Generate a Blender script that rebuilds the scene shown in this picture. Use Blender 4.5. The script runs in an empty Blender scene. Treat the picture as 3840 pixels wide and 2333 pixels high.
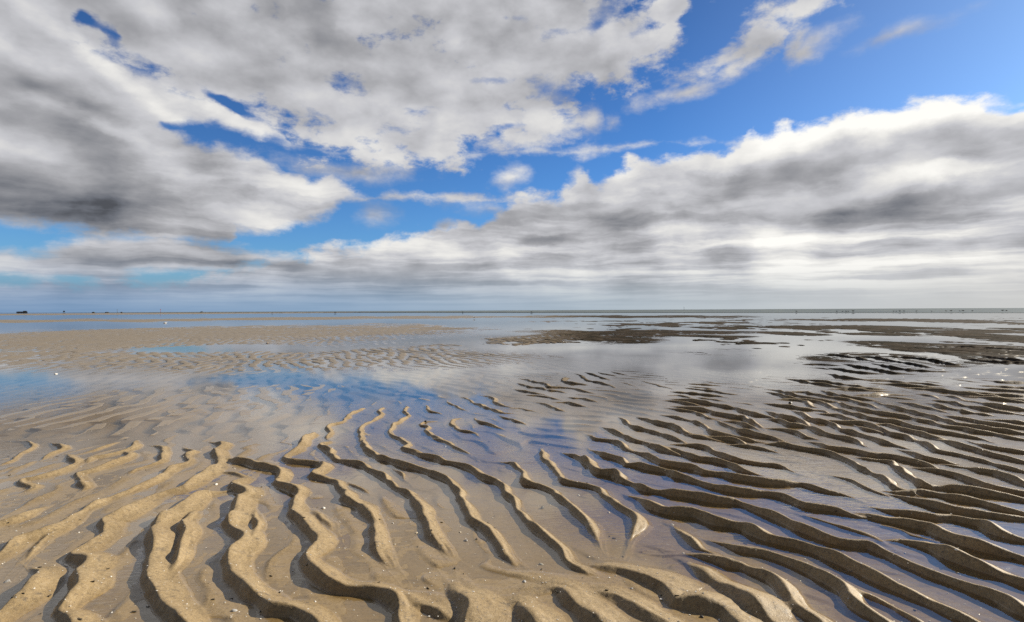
import bpy, bmesh, math, random
import numpy as np
from mathutils import Vector, Matrix

scene = bpy.context.scene
COL = scene.collection
rad = math.radians
SUN_AZ, SUN_EL = 65.0, 28.0            # sun: degrees right of the view direction, degrees above the horizon

# ------------------------------------------------------------------ camera
cam_d = bpy.data.cameras.new('camera')
cam_d.sensor_width = 36.0
cam_d.lens = 36.0 * 2133.0 / 3840.0
cam_d.clip_start = 0.05
cam_d.clip_end = 60000
cam = bpy.data.objects.new('camera', cam_d)
COL.objects.link(cam)
cam.matrix_world = (Matrix.Translation((0, 0, 1.0)) @ Matrix.Rotation(math.pi / 2 - math.atan(3.0 / 2133.0), 4, 'X')
                    @ Matrix.Rotation(rad(-0.262), 4, 'Z'))
scene.camera = cam

# ------------------------------------------------------------------ exposure
scene.view_settings.view_transform = 'Standard'
scene.view_settings.look = 'None'
scene.view_settings.exposure = 0.50
scene.view_settings.gamma = 1.0
scene.view_settings.use_curve_mapping = False
scene.cycles.use_denoising = False
scene.cycles.max_bounces = 6
scene.cycles.transparent_max_bounces = 12
scene.cycles.caustics_reflective = False
scene.cycles.caustics_refractive = False

# ------------------------------------------------------------------ sun
sun_d = bpy.data.lights.new('sun', 'SUN')
sun_d.energy = 5.0
sun_d.angle = rad(0.5)
sun_d.color = (1.0, 0.91, 0.76)
sun = bpy.data.objects.new('sun', sun_d)
COL.objects.link(sun)
sdir = Vector((math.sin(rad(SUN_AZ)) * math.cos(rad(SUN_EL)), math.cos(rad(SUN_AZ)) * math.cos(rad(SUN_EL)), math.sin(rad(SUN_EL))))
sun.rotation_euler = sdir.to_track_quat('Z', 'Y').to_euler()
sun.location = sdir * 30


# ------------------------------------------------------------------ node expression helper
class X:
    """a float socket (or number) inside one node tree, with arithmetic that adds Math nodes"""
    def __init__(s, g, v): s.g = g; s.v = v
    def _m(s, op, *a, clamp=False):
        n = s.g.t.nodes.new('ShaderNodeMath'); n.operation = op; n.use_clamp = clamp
        for i, q in enumerate((s,) + a):
            q = q.v if isinstance(q, X) else q
            if isinstance(q, (int, float)): n.inputs[i].default_value = q
            else: s.g.t.links.new(q, n.inputs[i])
        return X(s.g, n.outputs[0])
    def __add__(s, o): return s._m('ADD', o)
    __radd__ = __add__
    def __mul__(s, o): return s._m('MULTIPLY', o)
    __rmul__ = __mul__
    def __sub__(s, o): return s._m('SUBTRACT', o)
    def __rsub__(s, o): return X(s.g, o)._m('SUBTRACT', s)
    def __truediv__(s, o): return s._m('DIVIDE', o)
    def max(s, o): return s._m('MAXIMUM', o)
    def min(s, o): return s._m('MINIMUM', o)
    def pow(s, o): return s._m('POWER', o)
    def sqrt(s): return s._m('SQRT')
    def exp(s): return s._m('EXPONENT')
    def abs(s): return s._m('ABSOLUTE')
    def clamp(s): return s._m('ADD', 0.0, clamp=True)
    def smooth(s, a, b):
        n = s.g.t.nodes.new('ShaderNodeMapRange'); n.interpolation_type = 'SMOOTHSTEP'
        s.g.t.links.new(s.v, n.inputs[0])
        n.inputs[1].default_value = a; n.inputs[2].default_value = b
        n.inputs[3].default_value = 0.0; n.inputs[4].default_value = 1.0
        return X(s.g, n.outputs[0])


class G:
    def __init__(s, tree): s.t = tree
    def node(s, typ, **kw):
        n = s.t.nodes.new(typ)
        for k, v in kw.items(): setattr(n, k, v)
        return n
    def link(s, a, b): s.t.links.new(a.v if isinstance(a, X) else a, b)
    def combine(s, x, y, z):
        n = s.node('ShaderNodeCombineXYZ')
        for i, q in enumerate((x, y, z)):
            if isinstance(q, X): s.link(q, n.inputs[i])
            else: n.inputs[i].default_value = q
        return n.outputs[0]
    def sep(s, sock):
        n = s.node('ShaderNodeSeparateXYZ'); s.link(sock, n.inputs[0])
        return [X(s, o) for o in n.outputs]
    def noise(s, vec, scale, detail=2.0, rough=0.5, dist=0.0, dim='3D', lac=2.0):
        n = s.node('ShaderNodeTexNoise', noise_dimensions=dim)
        if vec is not None: s.link(vec, n.inputs['Vector'])
        n.inputs['Scale'].default_value = scale; n.inputs['Detail'].default_value = detail
        n.inputs['Roughness'].default_value = rough; n.inputs['Distortion'].default_value = dist
        n.inputs['Lacunarity'].default_value = lac
        return X(s, n.outputs[0])
    def curve(s, x, pts, x0, x1, y0, y1):
        """piecewise curve y(x): pts in real units"""
        n = s.node('ShaderNodeFloatCurve')
        c = n.mapping.curves[0]
        P = [((a - x0) / (x1 - x0), (b - y0) / (y1 - y0)) for a, b in pts]
        while len(c.points) < len(P): c.points.new(0.5, 0.5)
        for q, p in zip(c.points, P): q.location = p; q.handle_type = 'VECTOR'
        n.mapping.use_clip = False
        n.mapping.update()
        s.link((x - x0) / (x1 - x0), n.inputs['Value'])
        return X(s, n.outputs[0]) * (y1 - y0) + y0
    def mix(s, f, a, b):
        n = s.node('ShaderNodeMix', data_type='RGBA')
        if isinstance(f, X): s.link(f, n.inputs[0])
        else: n.inputs[0].default_value = f
        for q, i in ((a, 6), (b, 7)):
            if isinstance(q, tuple): n.inputs[i].default_value = (*q, 1.0)
            else: s.link(q, n.inputs[i])
        return n.outputs[2]
    def ramp(s, f, stops, interp='LINEAR'):
        n = s.node('ShaderNodeValToRGB'); r = n.color_ramp; r.interpolation = interp
        while len(r.elements) < len(stops): r.elements.new(0.5)
        for e, (p, c) in zip(r.elements, stops): e.position = p; e.color = (*c, 1.0)
        s.link(f, n.inputs[0])
        return n.outputs[0]


# ------------------------------------------------------------------ world: clear sky with banks of cloud
SKY = {'bands': {'right_bank': {'top': [(-0.9, 0.0339), (-0.7327, 0.0339), (-0.6189, 0.0421), (-0.4832, 0.0554), (-0.4068, 0.0785), (-0.3909, 0.0832),
                                  (-0.291, 0.1035), (-0.1938, 0.1237), (-0.1299, 0.1398), (-0.1021, 0.1456), (-0.0555, 0.1459), (-0.0132, 0.1824),
                                  (0.015, 0.1981), (0.0757, 0.1928), (0.0991, 0.2058), (0.1131, 0.2298), (0.1316, 0.2314), (0.1476, 0.2154), (0.1909, 0.229),
                                  (0.2135, 0.2474), (0.2446, 0.2412), (0.3054, 0.2601), (0.3266, 0.2645), (0.3598, 0.2552), (0.3923, 0.2762), (0.4122, 0.2699),
                                  (0.4471, 0.2774), (0.4659, 0.2671), (0.4882, 0.2775), (0.5414, 0.2835), (0.5751, 0.2749), (0.62, 0.2809), (0.6679, 0.2719),
                                  (0.7071, 0.2595), (0.7336, 0.2601), (0.9, 0.2601)],
                          'bot': [(-0.9, -0.0271), (-0.733, -0.0271), (0.7328, -0.0332), (0.9, -0.0332)],
                          'amp': 0.085,
                          'damp': 0.01,
                          'soft': 0.011,
                          'cap': 0.07},
           'low_left': {'top': [(-0.9, 0.0756), (-0.7326, 0.0756), (-0.7006, 0.0793), (-0.6696, 0.0939), (-0.6431, 0.1049), (-0.6124, 0.1071),
                                (-0.5537, 0.1051), (-0.4645, 0.0996), (-0.3828, 0.09), (-0.3461, 0.0779), (0.9, 0.0779)],
                        'bot': [(-0.9, 0.0513), (-0.7327, 0.0513), (-0.6493, 0.0507), (-0.5674, 0.0552), (-0.5193, 0.0638), (-0.4068, 0.0764),
                                (-0.3666, 0.0796), (-0.3461, 0.0735), (0.9, 0.0735)],
                        'amp': 0.05,
                        'damp': 0.02,
                        'soft': 0.012,
                        'cap': 0.07},
           'left_lower': {'top': [(-0.9, 0.3269), (-0.7314, 0.3269), (-0.586, 0.2848), (-0.5392, 0.2667), (-0.5183, 0.2564), (-0.4823, 0.2475),
                                  (-0.4562, 0.2505), (-0.4372, 0.2455), (-0.4139, 0.2422), (-0.3862, 0.2292), (-0.3741, 0.2199), (-0.3454, 0.22),
                                  (-0.3287, 0.2063), (-0.3181, 0.2219), (-0.2991, 0.2103), (-0.269, 0.1793), (-0.2382, 0.1828), (-0.207, 0.195),
                                  (-0.198, 0.1909), (0.9, 0.1909)],
                          'bot': [(-0.9, 0.1239), (-0.7324, 0.1239), (-0.6866, 0.116), (-0.6491, 0.1064), (-0.5537, 0.1051), (-0.4644, 0.1099),
                                  (-0.4568, 0.1248), (-0.4066, 0.1309), (-0.3663, 0.1422), (-0.3036, 0.1625), (-0.282, 0.1766), (-0.207, 0.1906),
                                  (-0.198, 0.1886), (0.9, 0.1886)],
                          'amp': 0.055,
                          'damp': 0.01,
                          'soft': 0.011,
                          'cap': 0.07},
           'left_upper': {'top': [(-0.9, 0.5017), (-0.7305, 0.5017), (-0.6769, 0.3698), (-0.6389, 0.3616), (-0.5922, 0.3487), (-0.566, 0.3366),
                                  (-0.5389, 0.3237), (-0.4966, 0.3161), (-0.4445, 0.3123), (-0.4057, 0.3017), (-0.3859, 0.2861), (-0.3698, 0.2675),
                                  (0.9, 0.2675)],
                          'bot': [(-0.9, 0.1902), (-0.7321, 0.1902), (-0.5529, 0.2609), (-0.5217, 0.2824), (-0.4821, 0.2842), (-0.4255, 0.2746),
                                  (-0.3899, 0.2744), (-0.3698, 0.2675), (0.9, 0.2675)],
                          'amp': 0.045,
                          'damp': 0.01,
                          'soft': 0.011,
                          'cap': 0.07},
           'upper_deck': {'top': [(-0.9, 0.6261), (-0.7298, 0.6261), (0.3291, 0.7398), (0.354, 0.7305), (0.9, 0.7305)],
                          'bot': [(-0.9, 0.3393), (-0.7314, 0.3393), (-0.6626, 0.3444), (-0.6113, 0.336), (-0.5661, 0.3153), (-0.5181, 0.3053),
                                  (-0.4597, 0.3007), (-0.4058, 0.2918), (-0.3819, 0.2825), (-0.3575, 0.2625), (-0.3116, 0.2601), (-0.2816, 0.256),
                                  (-0.229, 0.2548), (-0.1476, 0.2605), (-0.0782, 0.273), (-0.008, 0.2843), (0.0623, 0.3006), (0.0904, 0.3378), (0.1323, 0.3809),
                                  (0.1916, 0.3833), (0.2452, 0.379), (0.2803, 0.4082), (0.3021, 0.4646), (0.3323, 0.5739), (0.3498, 0.7239), (0.354, 0.7281),
                                  (0.9, 0.7281)],
                          'amp': 0.22,
                          'damp': 0.12,
                          'soft': 0.022,
                          'cap': 0.04}},
 'puffs': [(0.348, 0.3944, 0.0621, 0.0127, 0.244, 0.012, 0.08), (0.4049, 0.4208, 0.0376, 0.0304, 0.524, 0.013, 0.1),
           (0.474, 0.438, 0.0426, 0.0143, 0.175, 0.013, 0.09), (0.3604, 0.3833, 0.0369, 0.0113, 0.436, 0.012, 0.07),
           (0.4608, 0.4004, 0.0113, 0.0195, -0.611, 0.016, 0.08), (0.4738, 0.3802, 0.0104, 0.0079, 0.0, 0.016, 0.06),
           (0.4849, 0.3959, 0.0147, 0.0056, 0.175, 0.02, 0.05), (-0.006, 0.2273, 0.0169, 0.0098, 0.0, 0.018, 0.06),
           (0.1342, 0.311, 0.0138, 0.0118, 0.0, 0.018, 0.06), (0.1777, 0.313, 0.0073, 0.0067, 0.0, 0.018, 0.05),
           (-0.2687, 0.2334, 0.0479, 0.0077, -0.087, 0.02, 0.06), (-0.2157, 0.2327, 0.0268, 0.0061, 0.0, 0.016, 0.06),
           (0.6109, 0.3793, 0.0107, 0.002, 0.105, 0.016, 0.03), (0.293, 0.3527, 0.0343, 0.0039, 0.262, 0.016, 0.06),
           (-0.032, 0.1756, 0.0234, 0.0054, 0.0, 0.018, 0.05), (-0.2384, 0.154, 0.0133, 0.0107, 0.0, 0.025, 0.05),
           (-0.4323, 0.0663, 0.0232, 0.0076, 0.0, 0.014, 0.03), (0.1963, 0.4199, 0.1033, 0.0383, 0.14, 0.013, 0.12),
           (0.0201, 0.2906, 0.0748, 0.0112, 0.14, 0.014, 0.08), (0.1153, 0.2165, 0.012, 0.02, 0.0, 0.01, 0.04), (-0.116, 0.1409, 0.0166, 0.01, 0.0, 0.01, 0.03),
           (0.0625, 0.351, 0.0327, 0.0206, 0.175, 0.014, 0.08)],
 'holes': [(-0.6357, 0.3907, 0.014, 0.0097, -0.698, 3.2), (-0.6111, 0.3782, 0.0157, 0.006, -0.873, 2.4), (-0.5725, 0.3562, 0.0132, 0.0055, -0.524, 1.4),
           (-0.4709, 0.32, 0.0335, 0.0098, -0.436, 1.9), (-0.4445, 0.3104, 0.0229, 0.0077, -0.175, 1.5), (-0.5461, 0.2731, 0.0103, 0.0052, -0.349, 1.3),
           (-0.0356, 0.3804, 0.0514, 0.0089, 0.087, 1.7), (-0.0079, 0.3121, 0.0375, 0.0068, 0.14, 1.4), (0.1557, 0.4661, 0.032, 0.0133, 0.524, 2.2),
           (0.0817, 0.4569, 0.0372, 0.0083, 0.0, 1.3), (0.0626, 0.3653, 0.028, 0.0204, 0.0, 1.6), (0.0118, 0.4789, 0.0187, 0.0066, 0.0, 1.5),
           (-0.1929, 0.3096, 0.0541, 0.0083, 0.0, 0.8), (-0.3892, 0.4154, 0.0641, 0.0218, -0.349, 0.6), (0.2144, 0.4411, 0.0268, 0.0112, 0.0, 1.2),
           (-0.281, 0.3719, 0.0648, 0.0117, -0.175, 0.7), (-0.1381, 0.3329, 0.0551, 0.0083, 0.087, 0.9), (-0.3324, 0.3195, 0.0377, 0.008, -0.349, 0.9)],
 'shade': [(0.4875, 0.082, 0.2909, 0.0411, 0.0, 0.1), (-0.7165, 0.155, 0.1506, 0.0328, -0.052, -0.3), (-0.6397, 0.1897, 0.0998, 0.0127, -0.087, -0.12),
           (-0.5669, 0.1567, 0.1102, 0.0193, -0.087, -0.14), (-0.6632, 0.222, 0.1463, 0.0211, -0.262, -0.12), (-0.6914, 0.2716, 0.1117, 0.0168, -0.349, -0.08),
           (-0.519, 0.1171, 0.106, 0.01, 0.0, -0.12), (-0.6082, 0.3333, 0.1138, 0.0117, -0.576, 0.2), (-0.4966, 0.303, 0.0579, 0.0128, -0.349, 0.14),
           (-0.663, 0.2706, 0.0758, 0.0117, -0.262, 0.12), (-0.6773, 0.2981, 0.0856, 0.0114, -0.314, -0.12), (-0.6484, 0.2455, 0.0835, 0.0141, -0.209, -0.08),
           (-0.4254, 0.2856, 0.0505, 0.0141, -0.314, 0.12), (-0.6625, 0.3704, 0.0583, 0.0385, 0.0, 0.04), (-0.4052, 0.4058, 0.2736, 0.0835, 0.0, -0.1),
           (-0.3034, 0.1885, 0.1064, 0.0259, 0.0, 0.1), (-0.4062, 0.2152, 0.079, 0.0247, -0.349, 0.08), (0.4314, 0.193, 0.1619, 0.0205, -0.052, -0.075),
           (0.2879, 0.1781, 0.1287, 0.0152, 0.0, -0.09), (0.3716, 0.143, 0.2019, 0.0103, 0.0, -0.09), (0.6561, 0.2249, 0.124, 0.0194, 0.087, -0.098),
           (0.541, 0.1467, 0.1447, 0.0149, 0.0, -0.12), (0.638, 0.1628, 0.1213, 0.0103, 0.0, -0.075), (0.1996, 0.1467, 0.1344, 0.0135, 0.0, -0.09),
           (0.0381, 0.1272, 0.1211, 0.0101, 0.0, -0.06), (0.5745, 0.0892, 0.1987, 0.0101, 0.0, -0.105), (0.3089, 0.0715, 0.2917, 0.0098, 0.0, -0.06),
           (0.6381, 0.192, 0.1, 0.0116, 0.0, 0.2), (0.7228, 0.1483, 0.0475, 0.024, 0.0, 0.2), (0.7174, 0.1038, 0.0908, 0.0098, 0.0, 0.24),
           (0.4691, 0.1077, 0.1489, 0.0083, 0.0, 0.2), (0.1768, 0.1065, 0.2019, 0.0073, 0.0, 0.12), (0.6377, 0.0663, 0.1214, 0.006, 0.0, 0.12),
           (0.2666, 0.2652, 0.1303, 0.0252, 0.349, 0.06), (0.6383, 0.2668, 0.1274, 0.014, 0.052, 0.16), (0.372, 0.2397, 0.1015, 0.0165, 0.175, 0.1),
           (0.5744, 0.0559, 0.2986, 0.0314, 0.0, 0.2), (0.1766, 0.0745, 0.3087, 0.0275, 0.0, 0.08), (0.3514, 0.1997, 0.2448, 0.038, -0.14, -0.022),
           (-0.6342, 0.0775, 0.1528, 0.0158, 0.0, -0.22), (-0.4264, 0.0758, 0.1009, 0.0102, 0.0, -0.12), (-0.6189, 0.0421, 0.2192, 0.0076, 0.0, -0.16),
           (-0.2389, 0.0527, 0.2605, 0.0082, 0.0, -0.1)]}
world = bpy.data.worlds.new('World')
scene.world = world
world.use_nodes = True
wt = world.node_tree
wt.nodes.clear()
g = G(wt)
out = g.node('ShaderNodeOutputWorld')
bg = g.node('ShaderNodeBackground')
g.link(bg.outputs[0], out.inputs[0])
bg.inputs['Strength'].default_value = 0.075
tc = g.node('ShaderNodeTexCoord')
dx, dy, dz0 = g.sep(tc.outputs['Generated'])
dz = dz0.abs()                                    # the cloud deck is continued below the horizon
vec_up = g.combine(dx, dy, dz)
az = dx._m('ARCTAN2', dy)
el = dz._m('ARCSINE')
nish = g.node('ShaderNodeTexSky', sky_type='NISHITA')
nish.sun_disc = False
nish.sun_elevation = rad(SUN_EL)
nish.sun_rotation = rad(SUN_AZ)
nish.air_density = 1.0; nish.dust_density = 0.6; nish.ozone_density = 1.6
g.link(vec_up, nish.inputs['Vector'])
hsv = g.node('ShaderNodeHueSaturation')
hsv.inputs['Saturation'].default_value = 1.18
g.link(1.18 - el * 0.85, hsv.inputs['Value'])
g.link(nish.outputs[0], hsv.inputs['Color'])
tint = g.node('ShaderNodeVectorMath', operation='MULTIPLY')
g.link(hsv.outputs[0], tint.inputs[0]); tint.inputs[1].default_value = (0.36, 0.69, 1.12)
glow = ((az - 0.25).max(0.0) * 1.6 + 0.10) * (1.0 - el * 0.5)          # thin bright veil on the sun side
gl_ = g.node('ShaderNodeVectorMath', operation='MULTIPLY_ADD')
g.link(g.combine(glow, glow, glow), gl_.inputs[0]); gl_.inputs[1].default_value = (1.2, 1.15, 0.9); g.link(tint.outputs[0], gl_.inputs[2])
blue = gl_.outputs[0]

# cloud-deck coordinates (layers flatten towards the horizon) and angular ones (for towers seen from the side)
pl = g.combine(dx / (dz + 0.10), dy / (dz + 0.10), 0.0)
an = g.combine(az, el * 1.5, 0.0)
warp = g.noise(an, 6.0, 6.0, 0.58)
warp2 = g.noise(g.combine(az + 7.3, el * 1.5, 3.1), 6.0, 6.0, 0.58)
azw = az + (warp - 0.5) * 0.10
elw = el + (warp2 - 0.5) * 0.060 * (el * 6.0).clamp()
puff = g.noise(g.combine(azw * 0.5 + az * 0.5, el * 1.6, 0.7), 15.0, 10.0, 0.60)
soft = g.noise(g.combine(azw * 0.5 + az * 0.5, el * 1.6, 0.7), 6.5, 6.0, 0.48)
soft2 = g.noise(g.combine(azw * 0.5 + az * 0.5 + 0.035, el * 1.6 + 0.045, 0.7), 6.5, 6.0, 0.48)
deck = g.noise(pl, 2.1, 9.0, 0.58, 0.15)
lay = (elw.max(0.0) + 0.03)._m('LOGARITHM', 2.718) * 0.95      # layers crowd together towards the horizon
streak = g.noise(g.combine(azw * 0.75, lay, 1.9), 5.0, 7.0, 0.55)
relief = soft2 - soft                                # light side: the same billows sampled towards the sun


def band(top, bot, k=1.0):
    t = g.curve(azw, top, -0.9, 0.9, -0.1, 0.6)
    b = g.curve(azw, bot, -0.9, 0.9, -0.1, 0.6)
    return (t - elw).min(elw - b), t


def blob(ca, ce, ra, re, rot, a=None, e=None):
    a = azw if a is None else a; e = elw if e is None else e
    c, s = math.cos(rot), math.sin(rot)
    u = (a * (c / ra) + e * (s / ra)) - (ca * c + ce * s) / ra
    v = (e * (c / re) - a * (s / re)) - (ce * c - ca * s) / re
    return u * u + v * v


n_edge = (puff - 0.5)
n_deck = (deck - 0.5)
S = None
for nm in SKY['bands']:
    bd = SKY['bands'][nm]
    s_, t_ = band(bd['top'], bd['bot'])
    s_ = s_.min(bd['cap']) + n_edge * bd['amp'] + n_deck * bd['damp']
    s_ = s_ / bd['soft']
    if nm == 'right_bank': rim_top = t_ - elw
    S = s_ if S is None else S.max(s_)
for (ca, ce, ra, re, rot, soft, amp) in SKY['puffs']:
    q = (1.0 - blob(ca, ce, ra, re, rot).sqrt()) * min(ra, re) + n_edge * amp
    S = S.max((q / soft).min(2.2))
for (ca, ce, ra, re, rot, amt) in SKY['holes']:
    S = S - (blob(ca, ce, ra, re, rot) * -0.8).exp() * (n_edge * 5.0 + 1.0) * amt
dens = (S * 0.5 + 0.5).smooth(0.0, 1.0)
thick = (S * 0.16).clamp()

# cloud brightness: thin edges and sun-side towers are white, thick bellies grey
val = 0.580 - thick * 0.05 + relief * 0.85 + (deck - 0.5) * 0.22 + (puff - 0.5) * 0.20
val = val + (streak.smooth(0.34, 0.64) - 0.45) * (0.36 - el * 0.85).max(0.04)
for (ca, ce, ra, re, rot, amt) in SKY['shade']:
    val = val + (blob(ca, ce, ra, re, rot) * -1.0).exp() * ((streak - 0.5) * 1.6 + 1.0) * amt
rim = (rim_top * rim_top * (-1.0 / (0.042 ** 2))).exp() * (az + 0.25).clamp()
val = val + rim * 0.34
# unseen sky behind the camera: dark deck added to cut fill on ripples
back = (dy * -1.0 + 0.1).smooth(0.0, 0.7)
val = val.max(0.10).min(1.05)
val = val * (1.0 - back * 0.75) * (1.0 - el.smooth(0.55, 1.0) * 0.45)  # unseen sky overhead darkened as well, for less fill
dens = dens.max(back * 0.85)
ccol = g.ramp(val, [(0.0, (0.0, 0.0, 0.0)), (0.18, (0.140, 0.150, 0.175)), (0.42, (0.335, 0.338, 0.358)), (0.62, (0.545, 0.548, 0.575)),
                    (0.82, (0.78, 0.77, 0.745)), (1.0, (0.96, 0.945, 0.90))])
cc = g.node('ShaderNodeVectorMath', operation='SCALE'); g.link(ccol, cc.inputs[0]); cc.inputs['Scale'].default_value = 10.0
# warm low light on the sun side
sky1 = g.mix(dens, blue, cc.outputs[0])
# low veil of distant haze, blue on the left, pale and warm on the sun side
haze_c = g.ramp((az + 0.8) / 1.6, [(0.0, (1.55, 2.75, 4.6)), (0.3, (2.35, 3.55, 5.1)), (0.62, (4.0, 4.7, 5.3)), (1.0, (6.1, 6.05, 5.85))])
hz = (el * el * (-1.0 / (0.050 ** 2))).exp() * 0.93
sky2 = g.mix(hz * (1.0 - back), sky1, haze_c)
g.link(sky2, bg.inputs['Color'])

# ------------------------------------------------------------------ helpers for objects
def material(name):
    m = bpy.data.materials.new(name); m.use_nodes = True
    m.node_tree.nodes.clear()
    gg = G(m.node_tree)
    o = gg.node('ShaderNodeOutputMaterial')
    return m, gg, o


def principled(gg, o, col, rough, spec=0.5):
    b = gg.node('ShaderNodeBsdfPrincipled')
    if isinstance(col, tuple): b.inputs['Base Color'].default_value = (*col, 1)
    else: gg.link(col, b.inputs['Base Color'])
    if isinstance(rough, (int, float)): b.inputs['Roughness'].default_value = rough
    else: gg.link(rough, b.inputs['Roughness'])
    b.inputs['Specular IOR Level'].default_value = spec
    gg.link(b.outputs[0], o.inputs['Surface'])
    return b


# ------------------------------------------------------------------ numeric noise for the terrain
def _hash(ix, iy, seed):
    h = (ix.astype(np.int64) * 374761393 + iy.astype(np.int64) * 668265263 + seed * 974711) & 0x7fffffff
    h = ((h ^ (h >> 13)) * 1274126177) & 0x7fffffff
    return ((h ^ (h >> 16)) & 0xffff).astype(np.float32) / 65535.0


def vnoise(x, y, seed=0):
    fx = np.floor(x); fy = np.floor(y)
    ix = fx.astype(np.int64); iy = fy.astype(np.int64)
    tx = (x - fx).astype(np.float32); ty = (y - fy).astype(np.float32)
    tx = tx * tx * (3 - 2 * tx); ty = ty * ty * (3 - 2 * ty)
    a = _hash(ix, iy, seed); b = _hash(ix + 1, iy, seed); c = _hash(ix, iy + 1, seed); d = _hash(ix + 1, iy + 1, seed)
    return (a + (b - a) * tx) + ((c + (d - c) * tx) - (a + (b - a) * tx)) * ty - 0.5


def fbm(x, y, octv, seed=0, gain=0.5):
    r = 0; a = 1.0; s = 0
    for i in range(octv):
        r = r + a * vnoise(x * 2 ** i + 17.3 * i, y * 2 ** i - 9.1 * i, seed + i); s += a; a *= gain
    return r / s


def sstep(a, b, x):
    t = np.clip((x - a) / (b - a), 0, 1)
    return t * t * (3 - 2 * t)


# ------------------------------------------------------------------ the tidal flat: one sheet from before the lens to the horizon
NC = 2000
U = np.concatenate([np.linspace(-1.9, -1.0, 160, endpoint=False), np.linspace(-1.0, 1.0, NC - 320), np.linspace(1.9, 1.0, 160, endpoint=False)[::-1]])                                       # sideways slope
V = np.concatenate([np.geomspace(1.6, 0.705, 110), np.geomspace(0.70, 0.030, 1600), np.geomspace(0.0295, 0.0012, 150), [0.0006, 0.0002, 0.00005]])
D = 1.0 / V                                                            # distance of each row
NR = len(D)
PX = (U[None, :] * D[:, None])
PY = np.repeat(D[:, None], NC, 1)


def box(x0, x1, y0, y1):
    """index ranges of the sheet that cover a ground rectangle"""
    r0 = np.searchsorted(D, y0); r1 = np.searchsorted(D, y1)
    if r1 <= r0: return None
    y0 = max(y0, D[r0]); y1 = D[r1 - 1]
    us = [x0 / y0, x0 / y1, x1 / y0, x1 / y1]
    c0 = np.searchsorted(U, min(us)); c1 = np.searchsorted(U, max(us))
    if c1 <= c0: return None
    return slice(r0, r1), slice(c0, c1)


def ripple_normal(x, y):
    """direction across the ripples: swings from right on the left to forward on the right"""
    return np.radians(38.0) + 0.9 * np.arctan2(x, y)


def smooth_line(P):
    P = np.array(P, float)
    if len(P) < 3: P = np.array([P[0], (P[0] + P[-1]) / 2, P[-1]])
    Q = np.vstack([2 * P[0] - P[1], P, 2 * P[-1] - P[-2]])
    o = []
    for i in range(1, len(Q) - 2):
        a, b, c, d = Q[i - 1:i + 3]
        n = max(2, int(np.hypot(*(c - b)) / 0.035))
        for t in np.linspace(0, 1, n, endpoint=False):
            o.append(0.5 * (2 * b + (c - a) * t + (2 * a - 5 * b + 4 * c - d) * t * t + (3 * b - a - 3 * c + d) * t ** 3))
    o.append(Q[-2])
    return np.array(o)


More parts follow.
